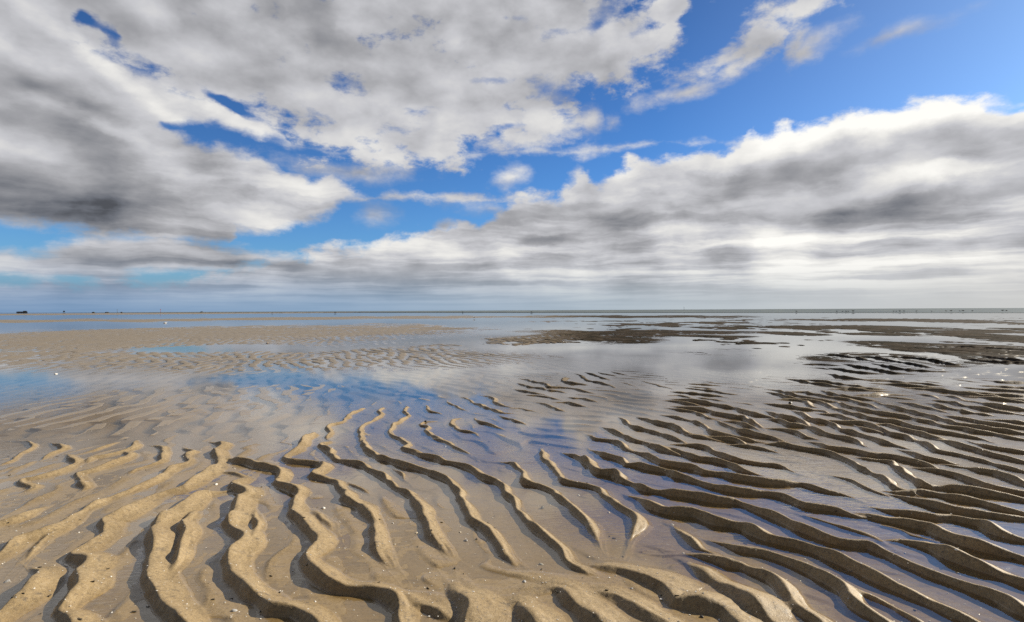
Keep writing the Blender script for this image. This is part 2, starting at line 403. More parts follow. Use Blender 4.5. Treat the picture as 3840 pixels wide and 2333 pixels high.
RIDGES = [
(0.014,0.054,0.03,[-3.361,3.727,-3.384,3.837,-3.454,4.005,-3.494,4.113,-3.585,4.247,-3.704,4.35,-3.779,4.393,-3.836,4.415]),
(0.016,0.061,0.03,[-3.514,4.348,-3.401,4.277,-3.261,4.158,-3.251,4.066,-3.241,3.978,-3.191,3.86]),
(0.006,0.048,0.03,[-3.215,3.889,-3.196,3.762,-3.144,3.572,-3.121,3.478]),
(0.0204,0.069,0.03,[-3.112,3.946,-2.986,3.828,-2.9,3.748,-2.858,3.643,-2.842,3.544,-2.849,3.45,-2.881,3.399,-2.904,3.375,-2.822,3.3,-2.74,3.229,-2.731,3.173]),
(0.014,0.061,0.03,[-3.039,4.357,-3.014,4.217,-3.023,4.104,-3.062,4.015,-3.079,3.981]),
(0.018,0.068,0.03,[-2.924,4.405,-2.841,4.279,-2.8,4.143,-2.81,4.016,-2.835,3.93,-2.876,3.881,-2.833,3.768]),
(0.0201,0.068,0.03,[-2.772,4.063,-2.653,3.938,-2.619,3.838,-2.628,3.744,-2.626,3.639,-2.652,3.568,-2.688,3.514,-2.677,3.461,-2.561,3.357,-2.46,3.271,-2.412,3.236,-2.391,3.179]),
(0.022,0.068,0.034,[-2.683,4.244,-2.553,4.107,-2.433,3.928,-2.359,3.796,-2.368,3.718,-2.374,3.629,-2.371,3.531]),
(0.0239,0.073,0.034,[-2.407,4.18,-2.268,4.029,-2.289,3.959,-2.152,3.808,-2.14,3.714,-2.167,3.626,-2.154,3.514,-2.126,3.395,-2.122,3.308,-2.123,3.181,-2.133,3.095,-2.147,2.993,-2.148,2.898,-2.13,2.791,-2.113,2.707,-2.108,2.599,-2.138,2.527,-2.167,2.472,-2.127,2.356,-2.101,2.262]),
(0.0284,0.095,0.034,[-2.295,4.31,-2.158,4.207,-2.088,4.02,-1.925,3.72,-1.919,3.573,-1.891,3.437,-1.857,3.324,-1.855,3.195,-1.905,3.129,-1.928,3.005,-1.93,2.872,-1.932,2.733,-1.933,2.677,-1.882,2.622,-1.83,2.534,-1.817,2.464,-1.801,2.386,-1.786,2.313,-1.748,2.289,-1.678,2.249,-1.656,2.199,-1.649,2.147,-1.583,2.078,-1.547,2.031,-1.535,1.986,-1.516,1.918,-1.501,1.878,-1.454,1.84,-1.392,1.79,-1.326,1.74]),
(0.0168,0.055,0.03,[-2.416,2.909,-2.413,2.846,-2.4,2.76,-2.418,2.68,-2.417,2.603]),
(0.0176,0.049,0.03,[-2.102,2.707,-2.075,2.614,-2.073,2.541,-2.048,2.459,-2.01,2.382,-1.974,2.309]),
(0.0321,0.1,0.034,[-1.865,2.209,-1.81,2.166,-1.769,2.095,-1.724,2.011,-1.71,1.95,-1.692,1.873,-1.675,1.802]),
(0.0392,0.108,0.038,[-1.588,3.16,-1.685,3.086,-1.686,2.925,-1.675,2.781,-1.662,2.681,-1.618,2.573,-1.532,2.42,-1.464,2.296,-1.426,2.205,-1.376,2.121,-1.295,2.043,-1.229,1.98,-1.17,1.912,-1.099,1.848,-1.018,1.776,-0.96,1.726]),
(0.0341,0.066,0.03,[-1.573,2.771,-1.537,2.656,-1.448,2.536,-1.403,2.4,-1.344,2.278,-1.307,2.179]),
(0.0185,0.035,0.03,[-1.821,3.519,-1.738,3.49,-1.638,3.423]),
(0.0392,0.1,0.038,[-1.616,3.361,-1.614,3.24,-1.52,3.148,-1.437,3.072,-1.432,3.02,-1.408,2.903,-1.363,2.759,-1.328,2.63,-1.255,2.54,-1.188,2.469,-1.161,2.39,-1.156,2.328,-1.131,2.257,-1.078,2.17,-1.015,2.098,-0.956,2.04,-0.903,1.994,-0.86,1.956,-0.819,1.921,-0.796,1.904,-0.761,1.9,-0.719,1.888,-0.667,1.844,-0.626,1.807,-0.599,1.773,-0.559,1.716]),
(0.0268,0.057,0.03,[-1.283,2.78,-1.205,2.649,-1.162,2.53,-1.128,2.421,-1.098,2.333]),
(0.0329,0.079,0.034,[-1.981,3.836,-1.841,3.753,-1.714,3.69,-1.645,3.644,-1.591,3.629,-1.523,3.598,-1.434,3.513,-1.4,3.393,-1.388,3.294,-1.297,3.211,-1.219,3.153,-1.182,3.109,-1.162,3.005,-1.123,2.889,-1.088,2.781,-1.032,2.714,-0.962,2.633,-0.901,2.558,-0.86,2.487,-0.833,2.394,-0.842,2.332,-0.831,2.273,-0.792,2.205,-0.728,2.131,-0.668,2.072,-0.594,2.034,-0.532,2.019,-0.481,2.005,-0.425,1.97,-0.384,1.935,-0.367,1.886,-0.36,1.832,-0.349,1.776,-0.336,1.726]),
(0.0274,0.108,0.038,[-0.401,1.978,-0.33,1.935,-0.275,1.902,-0.212,1.858]),
(0.0274,0.072,0.034,[-1.629,4.666,-1.601,4.394,-1.572,4.189,-1.564,4.004,-1.546,3.85,-1.462,3.784,-1.362,3.735,-1.265,3.688,-1.197,3.627,-1.196,3.556,-1.2,3.434,-1.112,3.369,-1.03,3.318,-0.966,3.222,-0.92,3.068,-0.898,2.996,-0.832,2.946,-0.761,2.87,-0.701,2.781,-0.666,2.665,-0.624,2.515,-0.584,2.395,-0.543,2.308,-0.51,2.25]),
(0.0146,0.047,0.03,[-0.997,2.85,-0.942,2.779,-0.885,2.696,-0.838,2.603]),
(0.0153,0.044,0.03,[-0.938,3.298,-0.87,3.204,-0.799,3.116]),
(0.0144,0.042,0.03,[-0.777,3.582,-0.698,3.498,-0.629,3.367]),
(0.0273,0.064,0.034,[-1.389,4.326,-1.405,4.206,-1.307,4.071,-1.27,3.929,-1.196,3.827,-1.115,3.778,-0.967,3.683,-0.917,3.58,-0.846,3.482,-0.78,3.389,-0.728,3.289,-0.652,3.194,-0.569,3.084,-0.515,2.923,-0.453,2.812,-0.416,2.694,-0.39,2.556,-0.343,2.457,-0.289,2.366]),
(0.0277,0.065,0.034,[-1.16,4.385,-1.088,4.18,-1.014,3.994,-0.92,3.855,-0.822,3.789,-0.721,3.694,-0.618,3.603,-0.517,3.503,-0.426,3.383,-0.344,3.236,-0.308,3.08,-0.254,2.919,-0.213,2.792,-0.168,2.659,-0.1,2.538,-0.059,2.414,-0.037,2.326,-0.021,2.291]),
(0.0269,0.068,0.034,[-0.693,3.994,-0.573,3.888,-0.446,3.741,-0.35,3.663,-0.265,3.588,-0.17,3.41,-0.093,3.308,-0.049,3.213,-0.041,3.081,-0.004,2.939,0.02,2.81,0.054,2.708,0.098,2.628,0.139,2.539,0.166,2.455,0.186,2.364,0.198,2.269,0.236,2.212,0.273,2.18]),
(0.018,0.054,0.03,[-0.61,4.4,-0.491,4.273,-0.432,4.154,-0.337,3.988]),
(0.0243,0.067,0.034,[-0.053,3.724,-0.004,3.693,0.041,3.491,0.075,3.335,0.081,3.299,0.149,3.215,0.219,3.114,0.228,3.061,0.264,2.94,0.296,2.829,0.317,2.742,0.334,2.645,0.353,2.569,0.354,2.54]),
(0.0217,0.066,0.034,[0.207,4.061,0.206,3.886,0.236,3.694,0.25,3.548,0.29,3.387,0.306,3.325,0.365,3.275,0.428,3.216,0.488,3.147,0.494,3.062,0.51,2.961,0.537,2.866,0.572,2.794,0.587,2.726,0.563,2.615,0.522,2.5]),
(0.0337,0.079,0.038,[0.372,3.939,0.416,3.87,0.466,3.74,0.5,3.576,0.539,3.478,0.605,3.424,0.64,3.297,0.691,3.202,0.747,3.145,0.826,3.111,0.888,3.047,0.974,3.004,1.064,2.963,1.146,2.943,1.186,2.885,1.238,2.76,1.257,2.709,1.273,2.645,1.294,2.583,1.324,2.525,1.354,2.468,1.389,2.428,1.437,2.401,1.486,2.388,1.503,2.35,1.514,2.289,1.524,2.232,1.543,2.177,1.562,2.125,1.591,2.085,1.615,2.047,1.634,2.01,1.656,1.974,1.676,1.922,1.677,1.866,1.681,1.813]),
(0.0282,0.065,0.034,[0.567,4.048,0.594,3.941,0.654,3.839,0.71,3.742,0.725,3.65,0.808,3.634,0.872,3.575,0.931,3.477,0.954,3.397,1.012,3.346,1.061,3.272,1.113,3.178,1.179,3.132,1.26,3.099,1.331,3.076,1.371,3.055,1.419,3.003,1.452,2.924,1.48,2.867,1.539,2.839,1.603,2.811,1.645,2.759,1.696,2.724]),
(0.0272,0.063,0.034,[0.834,4.025,0.884,3.935,0.928,3.801,0.973,3.691,1.056,3.644,1.12,3.571,1.172,3.473,1.257,3.418,1.337,3.341,1.466,3.265,1.546,3.24,1.638,3.227,1.677,3.169,1.71,3.092,1.746,3.049]),
(0.0242,0.054,0.034,[1.069,4.119,1.139,3.989,1.191,3.851,1.239,3.77,1.31,3.737,1.378,3.659,1.418,3.543,1.468,3.46]),
(0.0265,0.054,0.034,[1.213,4.187,1.31,4.146,1.389,4.088,1.412,3.978,1.459,3.874,1.499,3.743,1.562,3.681,1.625,3.62,1.679,3.59,1.722,3.518]),
(0.0354,0.1,0.038,[0.67,2.989,0.703,2.911,0.742,2.818,0.799,2.783,0.866,2.765,0.915,2.714,0.95,2.649,1.007,2.617,1.062,2.586,1.087,2.513,1.102,2.458,1.147,2.417,1.192,2.391,1.229,2.353,1.263,2.304,1.286,2.257,1.312,2.201,1.327,2.148,1.341,2.097,1.363,2.049,1.385,2.003,1.401,1.959,1.415,1.908,1.431,1.86,1.452,1.815,1.471,1.771,1.478,1.723]),
(0.0244,0.074,0.038,[0.744,2.554,0.753,2.491,0.763,2.437,0.779,2.372,0.801,2.347]),
(0.03,0.075,0.038,[0.895,2.408,0.935,2.363,0.991,2.338,1.032,2.302,1.065,2.255,1.092,2.21,1.113,2.167,1.132,2.116,1.151,2.067,1.159,2.011,1.153,1.95,1.157,1.9,1.167,1.845,1.182,1.801,1.188,1.765]),
(0.0327,0.1,0.038,[0.761,2.289,0.809,2.271,0.85,2.237,0.892,2.209,0.908,2.156,0.939,2.095,0.949,2.038,0.941,1.966,0.938,1.907,0.946,1.86,0.959,1.815,0.964,1.774,0.969,1.724]),
(0.0354,0.149,0.045,[0.704,2.175,0.72,2.124,0.739,2.074,0.758,2.018,0.775,1.973,0.792,1.93,0.805,1.882,0.818,1.82,0.83,1.763]),
(0.0327,0.133,0.045,[0.379,2.182,0.42,2.171,0.46,2.14,0.49,2.109,0.517,2.07,0.543,2.032,0.554,1.978,0.556,1.927,0.587,1.919,0.618,1.91,0.659,1.886,0.683,1.862,0.693,1.824,0.709,1.776,0.722,1.732]),
(0.0298,0.116,0.045,[0.302,1.986,0.339,1.977,0.374,1.934,0.4,1.901,0.424,1.862,0.451,1.823,0.481,1.787,0.503,1.745]),
(0.0321,0.116,0.045,[0.105,2.012,0.145,2.021,0.169,1.993,0.189,1.933,0.216,1.884,0.243,1.837,0.275,1.786,0.289,1.73]),
(0.0321,0.116,0.045,[-0.004,1.926,0.021,1.926,0.037,1.886,0.052,1.847,0.066,1.809,0.073,1.775,0.082,1.725]),
(0.0321,0.133,0.045,[-0.224,2.042,-0.209,1.988,-0.179,1.945,-0.15,1.895,-0.139,1.848,-0.146,1.789,-0.145,1.727]),
(0.0242,0.054,0.034,[1.886,4.2,1.985,4.178,2.037,4.081,2.095,3.989,2.151,3.918,2.178,3.817,2.196,3.721,2.182,3.631,2.161,3.545,2.163,3.462,2.163,3.358,2.15,3.26,2.122,3.145,2.133,3.102]),
(0.0242,0.054,0.034,[2.242,4.252,2.264,4.172,2.246,4.059,2.319,4.003,2.39,3.948,2.422,3.862,2.494,3.844,2.538,3.811,2.566,3.73,2.592,3.653,2.62,3.594,2.642,3.509]),
(0.0281,0.065,0.034,[2.341,3.76,2.392,3.712,2.434,3.665,2.383,3.578,2.36,3.453,2.33,3.325,2.318,3.229,2.324,3.16,2.397,3.148,2.452,3.114,2.511,3.07,2.566,3.017,2.648,2.946,2.693,2.907]),
(0.0258,0.065,0.034,[2.516,3.525,2.576,3.482,2.615,3.415,2.653,3.35,2.65,3.24,2.668,3.137,2.742,3.05,2.787,3.008]),
(0.0219,0.054,0.034,[2.749,3.983,2.753,3.879,2.748,3.78,2.798,3.716,2.839,3.655]),
(0.0253,0.057,0.034,[2.782,3.591,2.825,3.547,2.86,3.478,2.912,3.423,2.904,3.321,2.879,3.202,2.883,3.112]),
(0.0242,0.054,0.034,[3.028,4.319,2.995,4.12,2.966,3.973,3.023,3.902,3.044,3.801,3.072,3.706,3.089,3.586,3.099,3.447,3.121,3.368]),
(0.0242,0.054,0.034,[3.231,4.315,3.233,4.173,3.252,4.04,3.268,3.932,3.283,3.83,3.301,3.671,3.319,3.582]),
(0.0242,0.054,0.034,[3.405,4.229,3.417,4.111,3.461,4.017,3.532,3.927,3.575,3.858]),
(0.0187,0.051,0.034,[1.927,3.377,1.956,3.314,1.969,3.231,1.975,3.14,1.988,3.054]),
(0.03,0.069,0.034,[2.096,3.097,2.168,3.075,2.245,3.053,2.291,3.001,2.349,2.95,2.398,2.901,2.427,2.818,2.47,2.748,2.499,2.698]),
(0.0306,0.07,0.034,[2.04,3.014,2.063,2.954,2.104,2.896,2.138,2.84,2.171,2.804,2.235,2.777,2.295,2.733,2.347,2.691,2.397,2.667,2.426,2.619]),
(0.0316,0.088,0.034,[1.851,2.808,1.882,2.773,1.93,2.738,2,2.704,2.075,2.695,2.113,2.654,2.149,2.607,2.143,2.533,2.148,2.463,2.177,2.422,2.196,2.371]),
(0.0324,0.115,0.038,[1.707,2.724,1.752,2.675,1.799,2.642,1.841,2.596,1.881,2.565,1.877,2.494,1.888,2.439,1.91,2.387,1.94,2.336,1.98,2.3,2.025,2.253,2.055,2.219]),
(0.0132,0.048,0.03,[1.426,2.741,1.462,2.675,1.501,2.613,1.533,2.553,1.564,2.497,1.571,2.456]),
(0.03,0.091,0.038,[1.626,2.459,1.67,2.445,1.706,2.405,1.731,2.355,1.746,2.294,1.76,2.236,1.783,2.182,1.81,2.129,1.843,2.051,1.856,2.005]),
(0.016,0.049,0.03,[1.711,2.621,1.739,2.562,1.743,2.504,1.783,2.476]),
(0.0273,0.058,0.034,[1.232,1.996,1.256,1.952,1.274,1.902,1.286,1.855,1.298,1.81]),
(0.016,0.059,0.032,[-1.532,5.869,-1.55,5.649,-1.573,5.473,-1.549,5.151,-1.584,4.958,-1.558,4.777,-1.464,4.528,-1.399,4.376]),
(0.016,0.058,0.032,[-1.329,5.896,-1.311,5.583,-1.247,5.354,-1.276,5.145,-1.312,4.952,-1.264,4.686,-1.179,4.446,-1.124,4.299]),
(0.018,0.056,0.031,[-1.117,5.948,-1.073,5.628,-0.973,5.394,-1.003,5.181,-1.04,4.985,-1.002,4.758,-0.967,4.55,-0.868,4.395,-0.769,4.216,-0.79,4.117,-0.732,4.052,-0.641,3.959,-0.589,3.908]),
(0.012,0.055,0.035,[-0.907,6.038,-0.847,5.709,-0.776,5.586,-0.688,5.468]),
(0.014,0.064,0.036,[-0.723,6.314,-0.633,6.022,-0.546,5.819,-0.47,5.69]),
(0.018,0.063,0.031,[-0.693,5.123,-0.805,5.101,-0.779,4.932,-0.735,4.885,-0.726,4.709,-0.655,4.584,-0.562,4.389,-0.483,4.28]),
(0.016,0.064,0.032,[-0.494,5.255,-0.555,5.178,-0.529,5.028,-0.514,4.887,-0.438,4.752,-0.351,4.666,-0.291,4.543]),
(0.016,0.058,0.032,[-0.347,5.278,-0.308,5.122,-0.206,4.973,-0.081,4.788]),
(0.016,0.072,0.035,[-0.56,6.495,-0.455,6.222,-0.334,5.936,-0.215,5.737,-0.104,5.552,-0.005,5.491]),
(0.016,0.074,0.036,[-0.349,6.653,-0.245,6.567,-0.184,6.141,-0.088,5.929,-0.005,5.828]),
(0.014,0.059,0.033,[-0.111,5.389,-0.005,5.173,0.098,4.974]),
(0.016,0.063,0.035,[-0.004,5.795,0.061,5.794,0.145,5.696,0.227,5.603]),
(0.016,0.072,0.035,[0.239,6.165,0.314,6.055,0.383,5.883,0.447,5.72,0.503,5.626]),
(0.0196,0.065,0.036,[0.493,6.158,0.616,6.118,0.688,5.941,0.753,5.84]),
(0.016,0.068,0.038,[0.159,6.68,0.295,6.634,0.399,6.506,0.505,6.306]),
(0.0173,0.067,0.037,[0.619,6.509,0.72,6.426,0.811,6.384,0.915,6.191]),
(0.014,0.071,0.039,[-0.004,7.202,0.127,7.005,0.254,6.863,0.41,6.683]),
(0.016,0.072,0.04,[0.054,7.837,0.191,7.441,0.351,7.28,0.448,7.079,0.56,6.98,0.638,6.84]),
(0.0196,0.074,0.041,[0.135,8.268,0.279,7.948,0.427,7.651,0.481,7.378,0.629,7.321,0.755,7.216,0.84,7.018,0.946,6.831]),
(0.0196,0.086,0.042,[0.789,8.443,0.717,7.993,0.782,7.752,0.914,7.634,1.013,7.52]),
(0.0196,0.077,0.043,[0.995,8.867,1.05,8.502,1.031,8.105,1.126,7.916,1.231,7.736,1.326,7.298]),
(0.0196,0.08,0.044,[1.175,9.092,1.239,8.708,1.294,8.424,1.36,8.156]),
(0.0173,0.081,0.045,[1.385,9.018,1.449,8.787,1.557,8.565]),
(0.0173,0.082,0.045,[1.609,9.087,1.676,8.852,1.745,8.701]),
(0.0092,0.056,0.041,[1.48,7.898,1.551,7.664,1.607,7.39]),
(0.0081,0.055,0.041,[1.788,8.014,1.867,7.658,1.952,7.332,2.018,7.033]),
(0.0265,0.077,0.043,[1.98,6.856,2.105,6.762,2.238,6.627,2.355,6.539,2.398,6.456]),
(0.0196,0.079,0.044,[2.22,7.216,2.306,7.065,2.44,6.919,2.519,6.78,2.606,6.647]),
(0.0219,0.083,0.046,[2.375,7.626,2.498,7.565,2.642,7.451]),
(0.0219,0.081,0.045,[2.37,7.302,2.448,7.248,2.52,7.145]),
(0.0242,0.077,0.042,[1.858,6.607,1.932,6.605,1.992,6.478]),
(0.0288,0.079,0.039,[1.809,6.306,1.915,6.226,2.017,6.112,2.115,5.968,2.176,5.83,2.225,5.732,2.249,5.575,2.279,5.399,2.351,5.232]),
(0.0242,0.075,0.041,[2.111,6.394,2.191,6.314,2.279,6.197]),
(0.0311,0.076,0.038,[1.695,5.835,1.773,5.767,1.871,5.669,1.944,5.545,1.944,5.456,2.003,5.341,2.06,5.231,2.118,5.203,2.1,4.976,2.095,4.836]),
(0.0219,0.073,0.04,[1.669,6.225,1.775,6.148,1.857,6.038,1.946,5.897]),
(0.0196,0.061,0.038,[1.574,5.753,1.666,5.625,1.754,5.504,1.8,5.332,1.812,5.225,1.871,5.171]),
(0.0265,0.063,0.035,[1.817,5.048,1.839,4.903,1.851,4.701,1.896,4.596,1.992,4.435,2.019,4.341]),
(0.0242,0.063,0.035,[1.434,5.353,1.513,5.242,1.575,5.061,1.622,4.916,1.627,4.692,1.627,4.568,1.682,4.487,1.762,4.372,1.89,4.209]),
(0.0242,0.062,0.034,[1.184,5.224,1.244,5.069,1.303,4.97,1.357,4.83,1.387,4.655,1.401,4.533,1.469,4.453,1.558,4.376,1.668,4.319,1.711,4.264,1.716,4.161]),
(0.0219,0.063,0.035,[0.99,5.237,1.017,4.985,1.047,4.822,1.124,4.689,1.181,4.505,1.239,4.352,1.272,4.245]),
(0.0242,0.061,0.034,[0.789,4.798,0.857,4.584,0.911,4.389,0.989,4.261,1.046,4.141,1.089,4.012,1.141,3.905]),
(0.0242,0.061,0.034,[0.614,4.51,0.637,4.376,0.726,4.32,0.803,4.213,0.816,4.08,0.854,3.97]),
(0.0242,0.061,0.034,[1.376,4.533,1.398,4.493,1.489,4.415,1.552,4.358]),
(0.0242,0.061,0.034,[1.631,4.163,1.703,4.128,1.752,4.062,1.796,3.999]),
(0.0196,0.057,0.036,[1.892,5.069,1.967,4.994,2.002,4.853,2.018,4.698]),
(0.0173,0.065,0.04,[2.351,6.114,2.436,6.04,2.494,5.934]),
(0.015,0.092,0.057,[4.119,13.3,4.334,13.116,4.44,12.783]),
(0.015,0.092,0.057,[5.034,13.965,5.324,13.832]),
(0.015,0.092,0.057,[4.933,12.753,5.021,12.438]),
(0.0242,0.076,0.042,[3.175,7.063,3.244,6.872,3.259,6.563,3.312,6.358,3.374,6.165,3.447,6.09]),
(0.0242,0.074,0.041,[3.051,6.787,3.098,6.485,3.16,6.247,3.252,6.132,3.28,5.953,3.199,5.691]),
(0.0196,0.065,0.04,[2.937,6.273,3.07,6.231,3.122,6.082,3.065,5.842,3.078,5.744]),
(0.0265,0.071,0.039,[2.679,5.961,2.781,5.823,2.878,5.691,3.002,5.564,3.02,5.445]),
(0.0265,0.077,0.042,[3.378,6.856,3.507,6.807,3.516,6.63,3.584,6.46,3.66,6.299,3.721,6.145]),
(0.0265,0.076,0.042,[3.757,6.937,3.748,6.666,3.751,6.415,3.846,6.293,3.914,6.14]),
(0.0265,0.08,0.044,[3.978,7.074,4.186,7.067,4.31,6.966,4.48,6.867]),
(0.0265,0.084,0.046,[4.144,8.012,4.253,7.824,4.324,7.588,4.419,7.365,4.494,7.156]),
(0.0242,0.083,0.046,[3.914,8.097,3.998,7.786,4.075,7.497,4.162,7.281,4.31,7.074]),
(0.0265,0.088,0.049,[4.834,8.741,4.778,8.383,4.867,8.112,5.046,7.916]),
(0.0265,0.107,0.059,[5.062,9.644,5.19,9.547,5.217,9.37]),
(0.0265,0.111,0.061,[5.248,10.217,5.51,10.205,5.696,9.994]),
(0.0311,0.139,0.064,[6.716,12.352,6.904,12.191,6.974,11.622,6.832,10.874]),
(0.0265,0.104,0.057,[5.33,9.541,5.378,9.193,5.405,8.87,5.586,8.71]),
(0.0311,0.116,0.058,[5.939,10.151,5.909,9.666,5.935,9.308,5.873,8.822,6.013,8.664]),
(0.0311,0.138,0.064,[7.178,11.886,7.354,11.601,7.227,10.853,7.17,10.194,7.033,9.614]),
(0.0311,0.127,0.058,[6.52,10.226,6.389,9.462,6.496,9.114,6.792,8.939]),
(0.0311,0.139,0.064,[7.78,11.851,8.025,11.563,8.083,11.048,7.816,10.162,7.977,10.052]),
(0.0334,0.162,0.076,[10.847,14.599,11.502,14.771,11.693,14.325,11.996,13.897,12.15,13.502,12.289,13.309]),
(0.0334,0.162,0.076,[9.506,12.795,9.707,12.619,9.918,12.292,9.67,11.452,9.636,10.709,9.676,10.48]),
(0.0311,0.136,0.075,[8.93,11.251,8.888,10.766,8.995,10.421,9.268,10.299,9.405,10.187]),
(0.0265,0.085,0.052,[4.945,7.919,5.152,7.85,5.281,7.61]),
(0.0265,0.082,0.05,[4.826,7.57,5.03,7.451,5.192,7.285,5.384,7.176]),
(0.0265,0.083,0.051,[5.348,7.665,5.45,7.547,5.524,7.326]),
(0.0265,0.08,0.049,[4.297,7.162,4.498,7.056,4.597,7.004]),
(0.0242,0.077,0.047,[3.961,6.541,4.118,6.537,4.341,6.614,4.526,6.524]),
(0.0242,0.075,0.046,[4.223,6.492,4.298,6.368,4.394,6.248]),
(0.0265,0.078,0.047,[4.954,7.14,5.111,6.987,5.226,6.796,5.269,6.532,5.406,6.404,5.547,6.166]),
(0.0219,0.076,0.047,[4.737,6.612,4.773,6.526,4.733,6.325]),
(0.0242,0.085,0.052,[5.649,7.844,5.693,7.664]),
(0.0265,0.085,0.052,[6.216,7.871,6.251,7.749,6.298,7.63]),
(0.0265,0.084,0.051,[6.532,7.859,6.576,7.62,6.797,7.555,6.918,7.494]),
(0.0265,0.081,0.049,[6.059,7.308,6.212,7.198,6.38,7.091,6.453,6.99]),
(0.0265,0.079,0.048,[5.712,7.114,5.813,6.964,5.988,6.863,6.089,6.768,6.203,6.719]),
(0.0265,0.077,0.047,[5.296,6.886,5.37,6.658,5.508,6.525,5.787,6.433,5.898,6.389]),
(0.0265,0.074,0.045,[5.195,6.411,5.276,6.25,5.351,6.135,5.418,6.023,5.493,5.95]),
(0.0265,0.071,0.044,[4.867,6.149,4.926,6.038,4.921,5.83,4.943,5.667,4.985,5.542,5.032,5.451]),
(0.0242,0.075,0.046,[4.934,6.511,4.972,6.387,4.933,6.232]),
(0.0265,0.07,0.043,[4.58,6.12,4.65,5.975,4.629,5.739,4.66,5.52,4.757,5.288,4.781,5.18]),
(0.0242,0.069,0.043,[4.357,5.957,4.347,5.724,4.361,5.537,4.346,5.478,4.424,5.361,4.48,5.249]),
(0.0265,0.066,0.04,[3.464,6.08,3.433,5.871,3.436,5.676,3.459,5.492,3.527,5.375,3.601,5.263,3.637,5.104,3.67,4.955,3.657,4.815,3.721,4.725,3.75,4.596,3.81,4.514,3.854,4.286,3.889,4.214]),
(0.0242,0.072,0.044,[3.702,6.231,3.64,6.013,3.668,5.84,3.652,5.679]),
(0.0265,0.066,0.041,[3.868,6.032,3.856,5.793,3.845,5.572,3.864,5.424,3.863,5.256,3.872,5.098,3.844,4.927,3.887,4.765,3.954,4.634,4.055,4.509,4.106,4.449]),
(0.0196,0.063,0.043,[4.133,6.089,4.142,5.812,4.163,5.62,4.14,5.385]),
(0.0265,0.064,0.039,[4.019,5.252,4.06,5.094,4.081,4.945,4.145,4.804,4.239,4.713,4.27,4.627]),
(0.0265,0.065,0.04,[4.257,5.089,4.346,5.037,4.44,4.937,4.511,4.888]),
(0.0265,0.064,0.039,[3.198,5.651,3.215,5.499,3.241,5.354,3.247,5.218,3.259,5.113,3.307,5.012,3.363,4.915,3.367,4.777,3.384,4.689,3.41,4.604,3.491,4.541,3.539,4.441,3.571,4.328,3.56,4.256]),
(0.0288,0.066,0.041,[2.934,5.382,3.013,5.324,3.053,5.188,3.033,5.011,3.085,4.913]),
(0.0265,0.062,0.038,[3.117,4.92,3.211,4.895,3.226,4.78,3.225,4.65,3.225,4.526,3.237,4.372,3.276,4.262]),
(0.0265,0.063,0.039,[2.851,5.073,2.907,4.973,2.998,4.923,3.032,4.829,3.01,4.655,3.014,4.491,3.043,4.376,3.04,4.302]),
(0.0242,0.063,0.039,[2.929,4.839,2.911,4.707,2.953,4.58]),
(0.0288,0.067,0.041,[2.476,5.51,2.489,5.337,2.494,5.202,2.546,5.072,2.541,4.879]),
(0.0288,0.062,0.038,[2.304,5.129,2.372,5.027,2.384,4.86,2.472,4.835,2.51,4.701,2.506,4.535,2.543,4.379,2.56,4.27,2.575,4.165]),
(0.0265,0.064,0.039,[2.75,5.541,2.731,5.339,2.683,5.153,2.712,5.026,2.765,4.952,2.736,4.836,2.707,4.661,2.746,4.537,2.759,4.382,2.771,4.237,2.805,4.101]),
(0.0265,0.062,0.038,[2.139,4.76,2.241,4.693,2.283,4.567,2.281,4.429,2.303,4.391]),
(0.0242,0.061,0.038,[1.995,4.442,2.026,4.33])]

